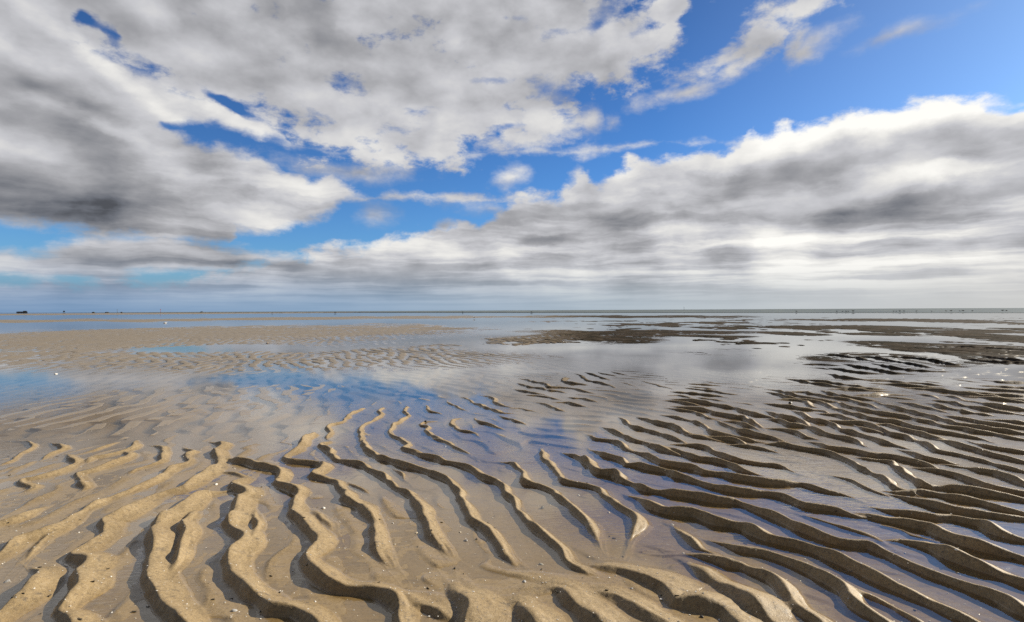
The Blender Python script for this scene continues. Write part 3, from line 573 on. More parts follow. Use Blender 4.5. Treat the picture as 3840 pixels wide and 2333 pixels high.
near2 = np.zeros((NR, NC), np.float32)         # and the strip of a ridge itself
near = np.zeros((NR, NC), np.float32)          # closeness to traced ridges
parts = []
rng = np.random.RandomState(5)
for li, (amp, w1, w2, P) in enumerate(RIDGES):
    P = np.array(P).reshape(-1, 2)
    ext = 0.22 * max(1.0, P[:, 1].mean() / 4.5)
    a_ = P[0] - P[1]; b_ = P[-1] - P[-2]
    P = np.vstack([P[0] + a_ / np.hypot(*a_) * ext, P, P[-1] + b_ / np.hypot(*b_) * ext])
    P = smooth_line(P)
    seg = np.diff(P, axis=0); ln = np.hypot(seg[:, 0], seg[:, 1]) + 1e-9
    s = np.concatenate([[0], np.cumsum(ln)])
    s_tot = s[-1]
    jx = fbm(s * 6 + li * 31, s * 0 + li, 2, 3) * 0.05
    T = np.gradient(P, axis=0); T /= np.hypot(T[:, 0], T[:, 1])[:, None] + 1e-9
    N = np.stack([-T[:, 1], T[:, 0]], 1)
    ang = ripple_normal(P[:, 0], P[:, 1])
    if np.sum(N[:, 0] * np.cos(ang) + N[:, 1] * np.sin(ang)) < 0: N = -N
    P = P + N * jx[:, None] * np.clip(P[:, 1:2] / 3, 0.5, 1.2)
    seg = np.diff(P, axis=0); ln = np.hypot(seg[:, 0], seg[:, 1]) + 1e-9
    mar = max(w1, w2) * 1.7 + 0.03
    bb = box(P[:, 0].min() - mar, P[:, 0].max() + mar, P[:, 1].min() - mar, P[:, 1].max() + mar)
    if bb is None: continue
    r_, c_ = bb
    dist = np.full((r_.stop - r_.start, c_.stop - c_.start), 9.0, np.float32)
    sgn = np.zeros_like(dist); par = np.zeros_like(dist)
    for i in range(len(seg)):
        a = P[i]; b = P[i + 1]
        q = box(min(a[0], b[0]) - mar, max(a[0], b[0]) + mar, min(a[1], b[1]) - mar, max(a[1], b[1]) + mar)
        if q is None: continue
        x = PX[q]; y = PY[q]
        t = np.clip(((x - a[0]) * seg[i, 0] + (y - a[1]) * seg[i, 1]) / ln[i] ** 2, 0, 1)
        ex = x - a[0] - t * seg[i, 0]; ey = y - a[1] - t * seg[i, 1]
        d = np.hypot(ex, ey)
        nx = N[i, 0] + (N[i + 1, 0] - N[i, 0]) * t; ny = N[i, 1] + (N[i + 1, 1] - N[i, 1]) * t
        lr = slice(q[0].start - r_.start, q[0].stop - r_.start); lc = slice(q[1].start - c_.start, q[1].stop - c_.start)
        # the box of a segment can exceed the line's box by rounding: trim
        if lr.start < 0 or lc.start < 0: continue
        D0 = dist[lr, lc]
        h, w = D0.shape
        d = d[:h, :w]; t = t[:h, :w]; sg = np.sign(ex * nx + ey * ny)[:h, :w]
        m = d < D0
        D0[m] = d[m]; sgn[lr, lc][m] = sg[m]; par[lr, lc][m] = (s[i] + t * ln[i])[m]
    hit = dist < 8.9
    wob = vnoise(par * 5.0 + li * 13.7, par * 0 + li * 3.1, 11)
    wob2 = vnoise(par * 11.0 + li * 5.7, par * 0 + li * 1.1, 12)
    tap = sstep(0, ext * 1.9, par) * sstep(0, ext * 1.9, s_tot - par)
    wa = w1 * (1.0 + 0.7 * wob) * (0.45 + 0.55 * tap); wb = w2 * (1.0 + 0.5 * wob2) * (0.5 + 0.5 * tap)
    tt = np.where(sgn > 0, dist / wa, dist / wb)
    tr_ = np.clip(tt, 0, 1)
    back = np.clip(1 - (np.sqrt(tr_ * tr_ + 0.012) - 0.1095) / 0.8965, 0, 1) ** 1.35       # long gentle back of the ripple
    lee = 0.5 + 0.5 * np.cos(np.pi * tr_ ** 0.9)                                          # short steep front
    prof = np.where(sgn > 0, back, lee) * hit
    zc = amp * (0.95 + 0.75 * wob2 + 0.55 * wob) * tap + (-0.012) * (1 - tap)
    # little rills run down the front, and the back is scalloped
    rill = fbm(par * 38 + li * 3.3, tr_ * 1.2 + li, 2, 71)
    zc = zc + np.where(sgn < 0, rill * 0.010 * np.sin(np.pi * np.clip(tr_, 0, 1)) , fbm(par * 8 + li, tr_ * 2.0, 3, 73) * 0.018 * np.sin(np.pi * np.clip(tr_, 0, 1))) * min(1.0, amp / 0.02)
    parts.append((bb, prof.astype(np.float32), zc.astype(np.float32)))

# closeness spreads ~0.4 m beyond the ridges
for (amp, w1, w2, P) in RIDGES:
    P = np.array(P).reshape(-1, 2)
    for a, b in zip(P[:-1], P[1:]):
        n = max(1, int(np.hypot(*(b - a)) / 0.16))
        for k in range(n + 1):
            c = a + (b - a) * k / n
            R1 = 0.30 * max(1.0, (c[1] / 5.0) ** 0.5); R2 = R1 * 0.5
            q = box(c[0] - R1 * 2.7, c[0] + R1 * 2.7, c[1] - R1 * 2.7, c[1] + R1 * 2.7)
            if q is None: continue
            d2 = ((PX[q] - c[0]) ** 2 + (PY[q] - c[1]) ** 2).astype(np.float32)
            np.maximum(near[q], np.exp(-d2 / R1 ** 2), out=near[q])
            np.maximum(near2[q], np.exp(-d2 / R2 ** 2), out=near2[q])

# free ripples between and beyond: many short wave trains, so that crests wander, fork and end
WL = 0.245
ph_re = np.zeros((NR, NC), np.float32); ph_im = np.zeros((NR, NC), np.float32)
ky = 0.7
while ky < 34.0:
    st = 0.24 * max(1.0, (ky / 9.0) ** 0.8)
    rr = st * 2.3 + 0.10
    for kx in np.arange(-1.8 * ky, 1.8 * ky, st):
        cx = kx + rng.uniform(-.5, .5) * st; cy = ky + rng.uniform(-.5, .5) * st
        q = box(cx - rr, cx + rr, cy - rr, cy + rr)
        a0 = ripple_normal(cx, cy) + 0.28 * rng.randn(); wl = WL * max(1.0, (cy / 12.0) ** 0.5) * (1 + 0.07 * rng.randn())
        f0 = rng.uniform(0, 2 * np.pi)
        if q is None: continue
        ex = PX[q] - cx; ey = PY[q] - cy
        w = np.exp(-(ex * ex + ey * ey) / (0.42 * rr) ** 2)
        arg = 2 * np.pi / wl * (math.cos(a0) * ex + math.sin(a0) * ey) + f0
        # lock the phase to a common drifting carrier so neighbouring trains line up in long crests
        ph_re[q] += w * np.cos(arg); ph_im[q] += w * np.sin(arg)
    ky += st
mag = np.hypot(ph_re, ph_im)
t = (np.arctan2(ph_im, ph_re) / (2 * np.pi)) % 1.0
free = 1.0 - sstep(0.30, 0.80, t) * (1.0 - sstep(0.82, 0.99, t))
crest = np.where(t < 0.5, (1 - t / 0.5) ** 1.4, np.where(t > 0.86, 0.5 - 0.5 * np.cos(np.pi * (t - 0.86) / 0.14), 0.0)) * np.clip(mag / 0.55, 0, 1)
free = free * np.clip(mag / 0.55, 0, 1)
del ph_re, ph_im

# level of the flat: shallow round the traced ridges, a shallow lagoon elsewhere, and banks that stand just clear of the water
BANKS = [
(-3.73,6.99,1.84,2.26,-0.028,0.03),
(-3.31,9.51,2.58,1.84,-0.029,0.028),
(-13.82,31.41,11.70,20.79,0.002,0.011),
(-11.18,29.89,9.31,10.90,0.006,0.007),
(-6.35,12.89,7.34,3.22,-0.012,0.021),
(-10.51,13.21,4.74,3.43,-0.01,0.019),
(-7.03,15.53,3.17,1.12,-0.02,0.004),
(-62.32,78.60,24.75,16.60,-0.012,0.004),
(-21.20,87.01,25.51,25.88,0.014,0.01),
(14.48,84.36,23.61,16.08,0.014,0.01),
(13.63,43.95,8.84,12.49,-0.004,0.02),
(3.30,21.89,4.63,3.50,-0.015,0.026),
(5.96,25.75,4.77,2.77,-0.008,0.02),
(1.36,18.33,2.35,1.56,-0.016,0.027),
(2.66,17.90,2.60,1.49,-0.015,0.027),
(11.29,23.57,1.24,2.07,0.006,0.014),
(7.60,20.37,1.19,1.36,0.006,0.014),
(33.81,47.30,7.60,13.49,0.01,0.014),
(20.04,23.83,1.78,2.89,0.008,0.014),
(19.24,31.04,2.46,3.57,0.008,0.014),
(14.25,22.15,0.96,1.60,0.006,0.012),
(11.36,14.07,1.92,2.51,-0.009,0.028),
(7.15,11.30,1.49,1.64,-0.012,0.026),
(7.54,9.34,1.09,0.65,-0.012,0.026),
(-222.57,416.57,185.74,254.71,0.03,0.008),
(-52.42,69.40,34.02,13.07,0.026,0.006),
(-2.80,3.88,1.22,0.87,-0.005,0),
(-2.34,3.03,1.49,1.44,-0.0002,0),
(3.04,3.50,1.04,1.86,-0.009,0),
(-0.82,2.37,1.00,0.76,-0.0002,0),
(0.34,1.95,0.71,0.30,0.002,0)]
lvl = fbm(PX * 0.9, PY * 0.9, 3, 21)
fine = fbm(PX * 5.0, PY * 5.0, 3, 31)
base = -0.030 + near * 0.021 + lvl * 0.006 + fine * 0.0035
ramp_amp = 0.027 * np.ones_like(base)
bank_k = np.zeros_like(base)
wx = PX + fbm(PX * 0.35, PY * 0.12, 3, 41) * 0.9 * np.clip(PY / 9, 0.25, 8); wy = PY + fbm(PX * 0.22 + 50, PY * 0.22, 3, 43) * 0.22 * PY ** 1.15
for (cx, cy, rx, ry, lev, amp) in BANKS:
    e = np.hypot((wx - cx) / rx, (wy - cy) / ry)
    k = sstep(1.25, 0.55, e)
    base = base + (lev - base) * k
    ramp_amp = ramp_amp + (amp - ramp_amp) * k
    if cx < 0 and 0 < amp < 0.025: bank_k = np.maximum(bank_k, k)
scat = fbm(PX * 0.30 + 7, PY * 0.16, 4, 91, 0.6) + 0.35 * fbm(PX * 1.3, PY * 0.9, 3, 95)
scat_k = sstep(-0.25, 0.05, PX / PY) * sstep(9, 14, PY) * sstep(100, 60, PY)
base = np.maximum(base, base + ((scat - 0.13) * 0.16).clip(-0.05, 0.010) * scat_k + scat_k * 0.021 * sstep(0.07, 0.12, scat))
dimple = fbm(PX * 2.1 + lvl * 2, PY * 1.5, 3, 81, 0.6)
H = base + (free * ramp_amp * sstep(3.0, 4.5, PY) + dimple * bank_k * 0.020) * (1 - near)
H = H + crest * (1 - near2) * np.maximum(near, sstep(4.5, 3.0, PY)) * (0.013 + 0.010 * lvl) * (1 + 0.25 * sstep(5, 8, PY))
far = sstep(24, 32, PY)
H = H + far * (fbm(PX * 1.1, PY * 0.5, 3, 51) * 0.022)

for bb, prof, zc in parts:
    hb = H[bb]
    new = hb + (zc - hb) * prof
    k = 0.004
    hh = np.clip(0.5 + 0.5 * (new - hb) / k, 0, 1)
    sm = hb + (new - hb) * hh + k * hh * (1 - hh)
    H[bb] = np.where(prof > 0.002, np.maximum(hb, sm * np.clip(prof * 8, 0, 1) + hb * (1 - np.clip(prof * 8, 0, 1))), hb)
H = H + fbm(PX * 26, PY * 26, 2, 61) * 0.0016 * sstep(11, 5, PY)
H = H.astype(np.float32)


def grid_mesh(name, Xa, Ya, Za):
    nr, nc = Xa.shape
    me = bpy.data.meshes.new(name)
    co = np.stack([Xa, Ya, Za], -1).astype(np.float32).reshape(-1)
    me.vertices.add(nr * nc); me.vertices.foreach_set('co', co)
    idx = np.arange(nr * nc, dtype=np.int32).reshape(nr, nc)
    f = np.stack([idx[:-1, :-1], idx[:-1, 1:], idx[1:, 1:], idx[1:, :-1]], -1).reshape(-1)
    n = (nr - 1) * (nc - 1)
    me.loops.add(n * 4); me.loops.foreach_set('vertex_index', f)
    me.polygons.add(n); me.polygons.foreach_set('loop_start', np.arange(0, n * 4, 4, dtype=np.int32))
    me.polygons.foreach_set('use_smooth', np.ones(n, bool))
    me.update(calc_edges=True)
    return me


def ground_z(x, y):
    r = int(np.clip(np.searchsorted(D, y), 1, NR - 1)); c = int(np.clip(np.searchsorted(U, x / y), 1, NC - 1))
    return float(max(H[r, c], H[r - 1, c], H[r, c - 1]))


def structure(name, me, m):
    o = bpy.data.objects.new(name, me); COL.objects.link(o); o['kind'] = 'structure'
    if m: me.materials.append(m)
    return o


# sand
m_sand, gg, o_ = material('wet sand')
geo = gg.node('ShaderNodeNewGeometry')
px, py, pz = gg.sep(geo.outputs['Position'])
pos = geo.outputs['Position']
grain = gg.noise(pos, 260.0, 3.0, 0.75)
mid = gg.noise(pos, 70.0, 4.0, 0.65)
patch = gg.noise(pos, 2.3, 5.0, 0.6)
spots = gg.noise(pos, 22.0, 5.0, 0.68)
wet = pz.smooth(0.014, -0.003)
film = pz.smooth(0.0050, 0.0012)
col = gg.mix(patch.smooth(0.3, 0.7), (0.320, 0.225, 0.105), (0.390, 0.286, 0.146))
col = gg.mix(grain.smooth(0.42, 0.64) * 0.55, col, (0.150, 0.105, 0.058))
col = gg.mix(mid.smooth(0.50, 0.66) * 0.55, col, (0.135, 0.100, 0.062))
col = gg.mix(mid.smooth(0.44, 0.36) * 0.35, col, (0.44, 0.36, 0.25))
col = gg.mix(grain.smooth(0.70, 0.76) * 0.6, col, (0.60, 0.52, 0.40))
col = gg.mix(spots.smooth(0.57, 0.70) * 0.60, col, (0.085, 0.072, 0.058))
flow = gg.noise(gg.combine(px * 5.0 + py * 2.0, py * 34.0, 0.0), 1.0, 4.0, 0.6)
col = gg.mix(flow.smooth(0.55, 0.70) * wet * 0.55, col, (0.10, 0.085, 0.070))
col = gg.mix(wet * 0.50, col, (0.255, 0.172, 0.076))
silt = pz.smooth(-0.018, -0.030)                       # lee shade of sunken ripples, painted as grey silt in the deepest troughs
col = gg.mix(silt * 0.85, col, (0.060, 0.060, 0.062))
# outer flats: muddier sand, and on the right the shade of ripple faces painted dark
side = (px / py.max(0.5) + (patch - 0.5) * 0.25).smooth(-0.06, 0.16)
mud_shade = py.smooth(5.0, 10.0)
col = gg.mix(mud_shade * 0.65 * (1.0 - side), col, (0.185, 0.165, 0.140))
weed = gg.noise(gg.combine(px * 0.9, py * 0.5, 2.0), 1.6, 5.0, 0.65)  # ragged mix for the dark weedy mud and the painted ripple shade
col = gg.mix(mud_shade * side * 0.95, col, gg.mix(weed.smooth(0.40, 0.58), (0.058, 0.044, 0.032), (0.022, 0.019, 0.013)))
rough = (0.60 - wet * 0.25 + (grain - 0.5) * 0.25) * (1.0 - film * 0.55) + mud_shade * side * 0.30
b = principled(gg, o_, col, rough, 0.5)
gg.link(0.5 - mud_shade * side * 0.46, b.inputs['Specular IOR Level'])
bm_ = gg.node('ShaderNodeBump'); bm_.inputs['Distance'].default_value = 0.0045
gg.link((1.0 - film * 0.85) * 0.75, bm_.inputs['Strength'])
gg.link(mid * 0.55 + grain * 0.45, bm_.inputs['Height'])
gg.link(bm_.outputs[0], b.inputs['Normal'])
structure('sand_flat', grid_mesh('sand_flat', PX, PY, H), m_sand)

# deep ground under everything, to the horizon on every side
m_bed, gg, o_ = material('dark silt')
geo = gg.node('ShaderNodeNewGeometry')
nn = gg.noise(geo.outputs['Position'], 0.8, 4.0)
principled(gg, o_, gg.mix(nn, (0.13, 0.105, 0.075), (0.2, 0.16, 0.11)), 0.7)
me = bpy.data.meshes.new('seabed')
R_ = 24000.0
me.from_pydata([(-R_, -R_, -.4), (R_, -R_, -.4), (R_, R_, -.4), (-R_, R_, -.4)], [], [(0, 1, 2, 3)])
structure('seabed', me, m_bed)

# water: a thin clear sheet at level zero
m_wat, gg, o_ = material('shallow water')
geo = gg.node('ShaderNodeNewGeometry')
px, py, pz = gg.sep(geo.outputs['Position'])
fl = gg.combine(px * 0.55 + py * 0.25, py * 2.0 - px * 0.3, 0.0)
n1 = gg.noise(fl, 9.0, 3.0, 0.55, 0.3)
n2 = gg.noise(fl, 30.0, 2.0, 0.5)
calm = gg.noise(gg.combine(px * 0.5, py, 4.0), 0.55, 3.0, 0.5).smooth(0.38, 0.66)
bump = gg.node('ShaderNodeBump'); bump.inputs['Distance'].default_value = 0.004
gg.link(((calm * 0.42 + 0.04) * (py.max(1.0).pow(-1.0) * 3.2).clamp().max(0.04)), bump.inputs['Strength'])
gg.link(n1 * 0.55 + n2 * 0.45, bump.inputs['Height'])
dt = gg.node('ShaderNodeVectorMath', operation='DOT_PRODUCT')
gg.link(bump.outputs[0], dt.inputs[0]); gg.link(geo.outputs['Incoming'], dt.inputs[1])
fres = (1.0 - X(gg, dt.outputs['Value']).abs().min(1.0)).pow(3.7) * 0.975 + 0.025       # the same from above and below
gl = gg.node('ShaderNodeBsdfGlossy'); gl.inputs['Roughness'].default_value = 0.03
gg.link(bump.outputs[0], gl.inputs['Normal'])
tr = gg.node('ShaderNodeBsdfTransparent'); tr.inputs['Color'].default_value = (0.95, 0.92, 0.84, 1)
mx = gg.node('ShaderNodeMixShader')
gg.link(fres, mx.inputs[0]); gg.link(tr.outputs[0], mx.inputs[1]); gg.link(gl.outputs[0], mx.inputs[2])
gg.link(mx.outputs[0], o_.inputs['Surface'])
me = bpy.data.meshes.new('water')
me.from_pydata([(-R_, 0.2, 0), (R_, 0.2, 0), (R_, R_, 0), (-R_, R_, 0)], [], [(0, 1, 2, 3)])
structure('water', me, m_wat)

# the sea beyond the flat: choppy, green-grey
m_sea, gg, o_ = material('choppy sea')
geo = gg.node('ShaderNodeNewGeometry')
px, py, pz = gg.sep(geo.outputs['Position'])
w1_ = gg.noise(gg.combine(px * 0.05, py * 0.02, 0.0), 1.0, 6.0, 0.65)
df = gg.node('ShaderNodeBsdfDiffuse')
gg.link(gg.mix(w1_.smooth(0.35, 0.65), (0.050, 0.072, 0.068), (0.14, 0.17, 0.15)), df.inputs['Color'])
gl = gg.node('ShaderNodeBsdfGlossy'); gl.inputs['Roughness'].default_value = 0.35
mx = gg.node('ShaderNodeMixShader'); mx.inputs[0].default_value = 0.26
gg.link(df.outputs[0], mx.inputs[1]); gg.link(gl.outputs[0], mx.inputs[2]); gg.link(mx.outputs[0], o_.inputs['Surface'])
me = bpy.data.meshes.new('sea')
SEA = [(24000.0, 113.57950921377973), (102.24, 113.58), (69.11, 153.57), (-0.0, 242.39), (-245.52, 545.51), (-896.2, 1144.65)]
nv = len(SEA)
vv = [(x, y, 0.03) for x, y in SEA] + [(R_, R_, 0.03), (-R_, R_, 0.03)]
me.from_pydata(vv, [], [tuple(range(nv + 2))[::-1]])
structure('sea', me, m_sea)

# ------------------------------------------------------------------ things on the flat
def tag(o, label, cat, group=None):
    o['label'] = label; o['category'] = cat
    if group: o['group'] = group
    return o


def bm_obj(name, bm, m, parent=None, loc=(0, 0, 0), rz=0.0, smooth=True):
    me = bpy.data.meshes.new(name)
    bmesh.ops.recalc_face_normals(bm, faces=bm.faces)
    bm.to_mesh(me); bm.free()
    me.materials.append(m)
    if smooth: me.polygons.foreach_set('use_smooth', [True] * len(me.polygons))
    o = bpy.data.objects.new(name, me); COL.objects.link(o)
    o.parent = parent; o.location = loc; o.rotation_euler = (0, 0, rz)
    return o


def empty(name, loc, rz=0.0):
    o = bpy.data.objects.new(name, None); COL.objects.link(o)
    o.location = loc; o.rotation_euler = (0, 0, rz); o.empty_display_size = 0.1
    return o


def loft(bm, rings):
    """rings: (centre, half-width along x, half-height, tilt from vertical in the y-z plane)"""
    n = 12; prev = None; first = None
    for (cx, cy, cz), rx, rz, tl in rings:
        ring = []
        for k in range(n):
            a = 2 * math.pi * k / n
            q = math.sin(a) * rz
            ring.append(bm.verts.new((cx + math.cos(a) * rx, cy + q * math.sin(tl), cz + q * math.cos(tl))))
        if prev:
            for k in range(n): bm.faces.new((prev[k], prev[(k + 1) % n], ring[(k + 1) % n], ring[k]))
        else: first = ring
        prev = ring
    bm.faces.new(first[::-1]); bm.faces.new(prev)


def tube(bm, a, b, r0, r1, n=8):
    a = Vector(a); b = Vector(b); d = (b - a).normalized()
    u = d.orthogonal().normalized(); v = d.cross(u)
    A = [bm.verts.new(a + (u * math.cos(t) + v * math.sin(t)) * r0) for t in [2 * math.pi * k / n for k in range(n)]]
    B = [bm.verts.new(b + (u * math.cos(t) + v * math.sin(t)) * r1) for t in [2 * math.pi * k / n for k in range(n)]]
    for k in range(n): bm.faces.new((A[k], A[(k + 1) % n], B[(k + 1) % n], B[k]))
    bm.faces.new(A[::-1]); bm.faces.new(B)


def hexa(bm, pts):
    """eight corners: bottom four, top four"""
    v = [bm.verts.new(p) for p in pts]
    for f in ((3, 2, 1, 0), (4, 5, 6, 7), (0, 1, 5, 4), (1, 2, 6, 5), (2, 3, 7, 6), (3, 0, 4, 7)): bm.faces.new([v[i] for i in f])


def boxx(bm, x0, x1, y0, y1, z0, z1):
    hexa(bm, [(x0, y0, z0), (x1, y0, z0), (x1, y1, z0), (x0, y1, z0), (x0, y0, z1), (x1, y0, z1), (x1, y1, z1), (x0, y1, z1)])


def speckled(name, c0, c1, scale, rough=0.6):
    m, gg, o = material(name)
    tcn = gg.node('ShaderNodeTexCoord')
    n = gg.noise(tcn.outputs['Object'], scale, 4.0, 0.6)
    principled(gg, o, gg.mix(n.smooth(0.35, 0.65), c0, c1), rough)
    return m


M_SHELL = {'white': speckled('white shell', (0.86, 0.84, 0.79), (0.72, 0.68, 0.60), 90, 0.4),
           'cream': speckled('cream shell', (0.74, 0.65, 0.48), (0.58, 0.47, 0.31), 90, 0.45),
           'grey': speckled('grey shell', (0.44, 0.43, 0.41), (0.24, 0.23, 0.22), 70, 0.5),
           'brown': speckled('brown shell', (0.22, 0.13, 0.07), (0.42, 0.30, 0.19), 60, 0.5),
           'black': speckled('blue-black mussel', (0.012, 0.012, 0.016), (0.03, 0.03, 0.04), 50, 0.35)}
M_STONE = speckled('dark stone', (0.022, 0.020, 0.018), (0.07, 0.06, 0.05), 40, 0.55)


def shell_bm(L, wd, ht, seed):
    """one valve: egg-shaped outline, domed, ribbed, with a beak at the hinge and a thin rim"""
    rnd = random.Random(seed); bm = bmesh.new()
    NA, NRr = 28, 6
    top = []
    for j in range(NRr + 1):
        f = j / NRr; ring = []
        for k in range(NA):
            a = 2 * math.pi * k / NA
            rr = 1.0 - 0.22 * math.cos(a) ** 3 if math.cos(a) > 0 else 1.0 + 0.05 * math.cos(2 * a)
            rib = 1 + 0.025 * math.cos(a * 11) * f
            x = math.cos(a) * rr * f * rib * L / 2 + (1 - f) * L * 0.22
            y = math.sin(a) * rr * f * rib * wd / 2
            z = ht * (1 - f ** 2.2) * (1 + 0.10 * math.cos(a * 11) * f) + 0.0006
            ring.append(bm.verts.new((x, y, z)))
            if j == 0: break
        top.append(ring)
    for k in range(NA): bm.faces.new((top[0][0], top[1][k], top[1][(k + 1) % NA]))
    for j in range(1, NRr):
        for k in range(NA): bm.faces.new((top[j][k], top[j + 1][k], top[j + 1][(k + 1) % NA], top[j][(k + 1) % NA]))
    low = [bm.verts.new((v.co.x * 0.97, v.co.y * 0.97, -0.0025)) for v in top[-1]]
    for k in range(NA): bm.faces.new((top[-1][k], low[k], low[(k + 1) % NA], top[-1][(k + 1) % NA]))
    bm.faces.new(low[::-1])
    return bm


def stone_bm(L, wd, ht, seed):
    bm = bmesh.new(); bmesh.ops.create_icosphere(bm, subdivisions=3, radius=1.0)
    rnd = random.Random(seed); o = Vector((rnd.random() * 9, rnd.random() * 9, rnd.random() * 9))
    from mathutils import noise as mn
    for v in bm.verts:
        k = 1 + 0.28 * mn.noise(v.co * 1.1 + o) + 0.10 * mn.noise(v.co * 3.2 + o)
        c = v.co * k
        v.co = (c.x * L / 2, c.y * wd / 2, (c.z + 0.55) * ht / 1.5)
    return bm


def seat(x, y, half):
    return min(ground_z(x + a, y + b) for a, b in ((0, 0), (half, 0), (-half, 0), (0, half), (0, -half)))


# shells and stones: x, y, length, kind, label
for i, (x, y, L, kind, label) in enumerate([(-0.962, 2.884, 0.027, 'white', 'largest white clam shell, on the broad back of a ripple left of the middle foreground'),
 (-0.434, 2.556, 0.0156, 'cream', 'small cream shell in a shallow trough between two long ripples near the middle'),
 (-0.239, 2.563, 0.0132, 'cream', 'thin cream shell in the trough just right of the cream shell near the middle'),
 (-0.498, 4.211, 0.0257, 'white', 'white shell in the blue rippled water beside the end of a short ripple'),
 (-1.712, 3.28, 0.0231, 'white', 'white shell at the pointed upper end of a broad ripple on the left'),
 (-7.388, 9.208, 0.0604, 'white', 'white shell alone in the blue shallows at the far left'),
 (1.755, 2.249, 0.0148, 'white', 'white shell sliver in the grey trough at the right foreground'),
 (0.359, 3.097, 0.0189, 'white', 'pale shell in the trough right of the wavy ripple in the middle'),
 (0.478, 2.834, 0.0159, 'cream', 'small pale shell in the trough below a curved ripple end'),
 (0.747, 2.67, 0.0188, 'grey', 'grey shell left of the long low ripple starting right of the middle'),
 (0.31, 2.321, 0.0098, 'white', 'tiny white shell in brown sand between the ripple end and the low mounds'),
 (0.702, 2.345, 0.011, 'white', 'tiny white shell left of the short egg-shaped ripple'),
 (0.11, 2.249, 0.0211, 'grey', 'grey broken shell in the brown trough below the end of a long ripple'),
 (0.041, 2.09, 0.0176, 'grey', 'grey shell at the bottom middle, beside the first rounded ripple'),
 (0.424, 2.032, 0.0114, 'grey', 'grey shell in the small pool between two rounded ripples at the bottom'),
 (-0.205, 2.47, 0.0208, 'grey', 'grey and white shell in a trough right of the middle ripples'),
 (-0.68, 1.951, 0.0082, 'white', 'tiny white shell near the bottom edge, left of the raised sand wedge'),
 (-0.932, 1.896, 0.0213, 'grey', 'grey shell in the wide trough at the bottom left'),
 (-1.884, 2.117, 0.0218, 'grey', 'grey shell at the left edge near the bottom corner'),
 (1.117, 2.026, 0.0104, 'white', 'small white shell in the trough between two thick ripples at bottom right'),
 (1.571, 17.502, 0.0574, 'white', 'white shell far out on the water, touching a black one'),
 (1.653, 17.495, 0.0656, 'black', 'black mussel shell far out on the water, touching a white shell'),
 (-7.669, 17.806, 0.0835, 'brown', 'brown whelk-sized shell lying in the blue streak of water on the left flat')]):
    z = seat(x, y, L * 0.25)
    o = bm_obj('seashell', shell_bm(L, L * (0.78 if kind != 'black' else 0.5), L * 0.24, i), M_SHELL[kind], None, (x, y, z), random.Random(i).uniform(0, 6.28))
    o.rotation_euler = (random.Random(i + 40).uniform(-.12, .12), random.Random(i + 80).uniform(-.12, .12), o.rotation_euler[2])
    tag(o, label, 'shell')
for i, (x, y, L, label) in enumerate([(0.611, 1.844, 0.0121, 'dark pebble on a rounded ripple at the bottom right of the middle'),
 (2.949, 6.032, 0.0481, 'dark stone standing out between thin ripples on the right'),
 (1.873, 4.043, 0.0227, 'small dark stone on a ripple below the right-hand dark ripples'),
 (-0.775, 5.089, 0.0358, 'black lump of mussel on the tip of a short ripple in the middle'),
 (-0.227, 2.202, 0.0114, 'dark pebble in the trough at the lower middle'),
 (0.151, 2.905, 0.0218, 'flat dark stone in the streaky trough near the middle')]):
    z = seat(x, y, L * 0.25) - L * 0.05
    tag(bm_obj('pebble', stone_bm(L, L * 0.75, L * 0.5, i), M_STONE, None, (x, y, z), random.Random(i).uniform(0, 6.28)), label, 'pebble')

# crumbs of broken shell scattered over the near sand: too many to count
rs = np.random.RandomState(9)
bm = bmesh.new()
for i in range(1500):
    y = 1.75 / (1 - rs.uniform(0, 0.66)); x = rs.uniform(-0.98, 0.98) * y
    s = rs.uniform(0.0012, 0.0032) * (1.6 if rs.rand() < 0.1 else 1.0)
    z = ground_z(x, y) + s * 0.25
    a = rs.uniform(0, 6.28)
    pts = []
    for k, (u, v) in enumerate(((-1, -.6), (1, -.4), (.7, .7), (-.6, .5))):
        pts.append((x + s * (u * math.cos(a) - v * math.sin(a)), y + s * (u * math.sin(a) + v * math.cos(a)), z + s * rs.uniform(-.3, .5)))
    hexa(bm, [(p[0], p[1], p[2] - s * 0.4) for p in pts] + pts)
o = bm_obj('shell_fragments', bm, M_SHELL['white'], smooth=False); o['kind'] = 'stuff'
bm = bmesh.new()
for i in range(130):
    y = 1.75 / (1 - rs.uniform(0, 0.72)); x = rs.uniform(-0.98, 0.98) * y
    L = rs.uniform(0.003, 0.009); w = L * rs.uniform(0.15, 0.5); a = rs.uniform(0, 6.28); z = ground_z(x, y) + 0.0008
    c, s = math.cos(a), math.sin(a)
    P4 = [(x + u * L * c - v * w * s, y + u * L * s + v * w * c) for u, v in ((-1, -.7), (1, -1), (.8, 1), (-.9, .6))]
    hexa(bm, [(p[0], p[1], z - 0.002) for p in P4] + [(p[0], p[1], z + rs.uniform(0.0005, 0.003)) for p in P4])
o = bm_obj('weed_scraps', bm, speckled('dark weed scraps', (0.05, 0.042, 0.028), (0.10, 0.08, 0.05), 60, 0.6), smooth=False); o['kind'] = 'stuff'

# ------------------------------------------------------------------ birds
M_GOOSE = speckled('dark goose plumage', (0.016, 0.016, 0.018), (0.06, 0.052, 0.045), 9, 0.7)
M_GOOSE_BROWN = speckled('brown goose plumage', (0.05, 0.03, 0.02), (0.13, 0.075, 0.045), 9, 0.7)
M_GULL = speckled('white and grey gull plumage', (0.85, 0.84, 0.82), (0.62, 0.60, 0.57), 5, 0.6)


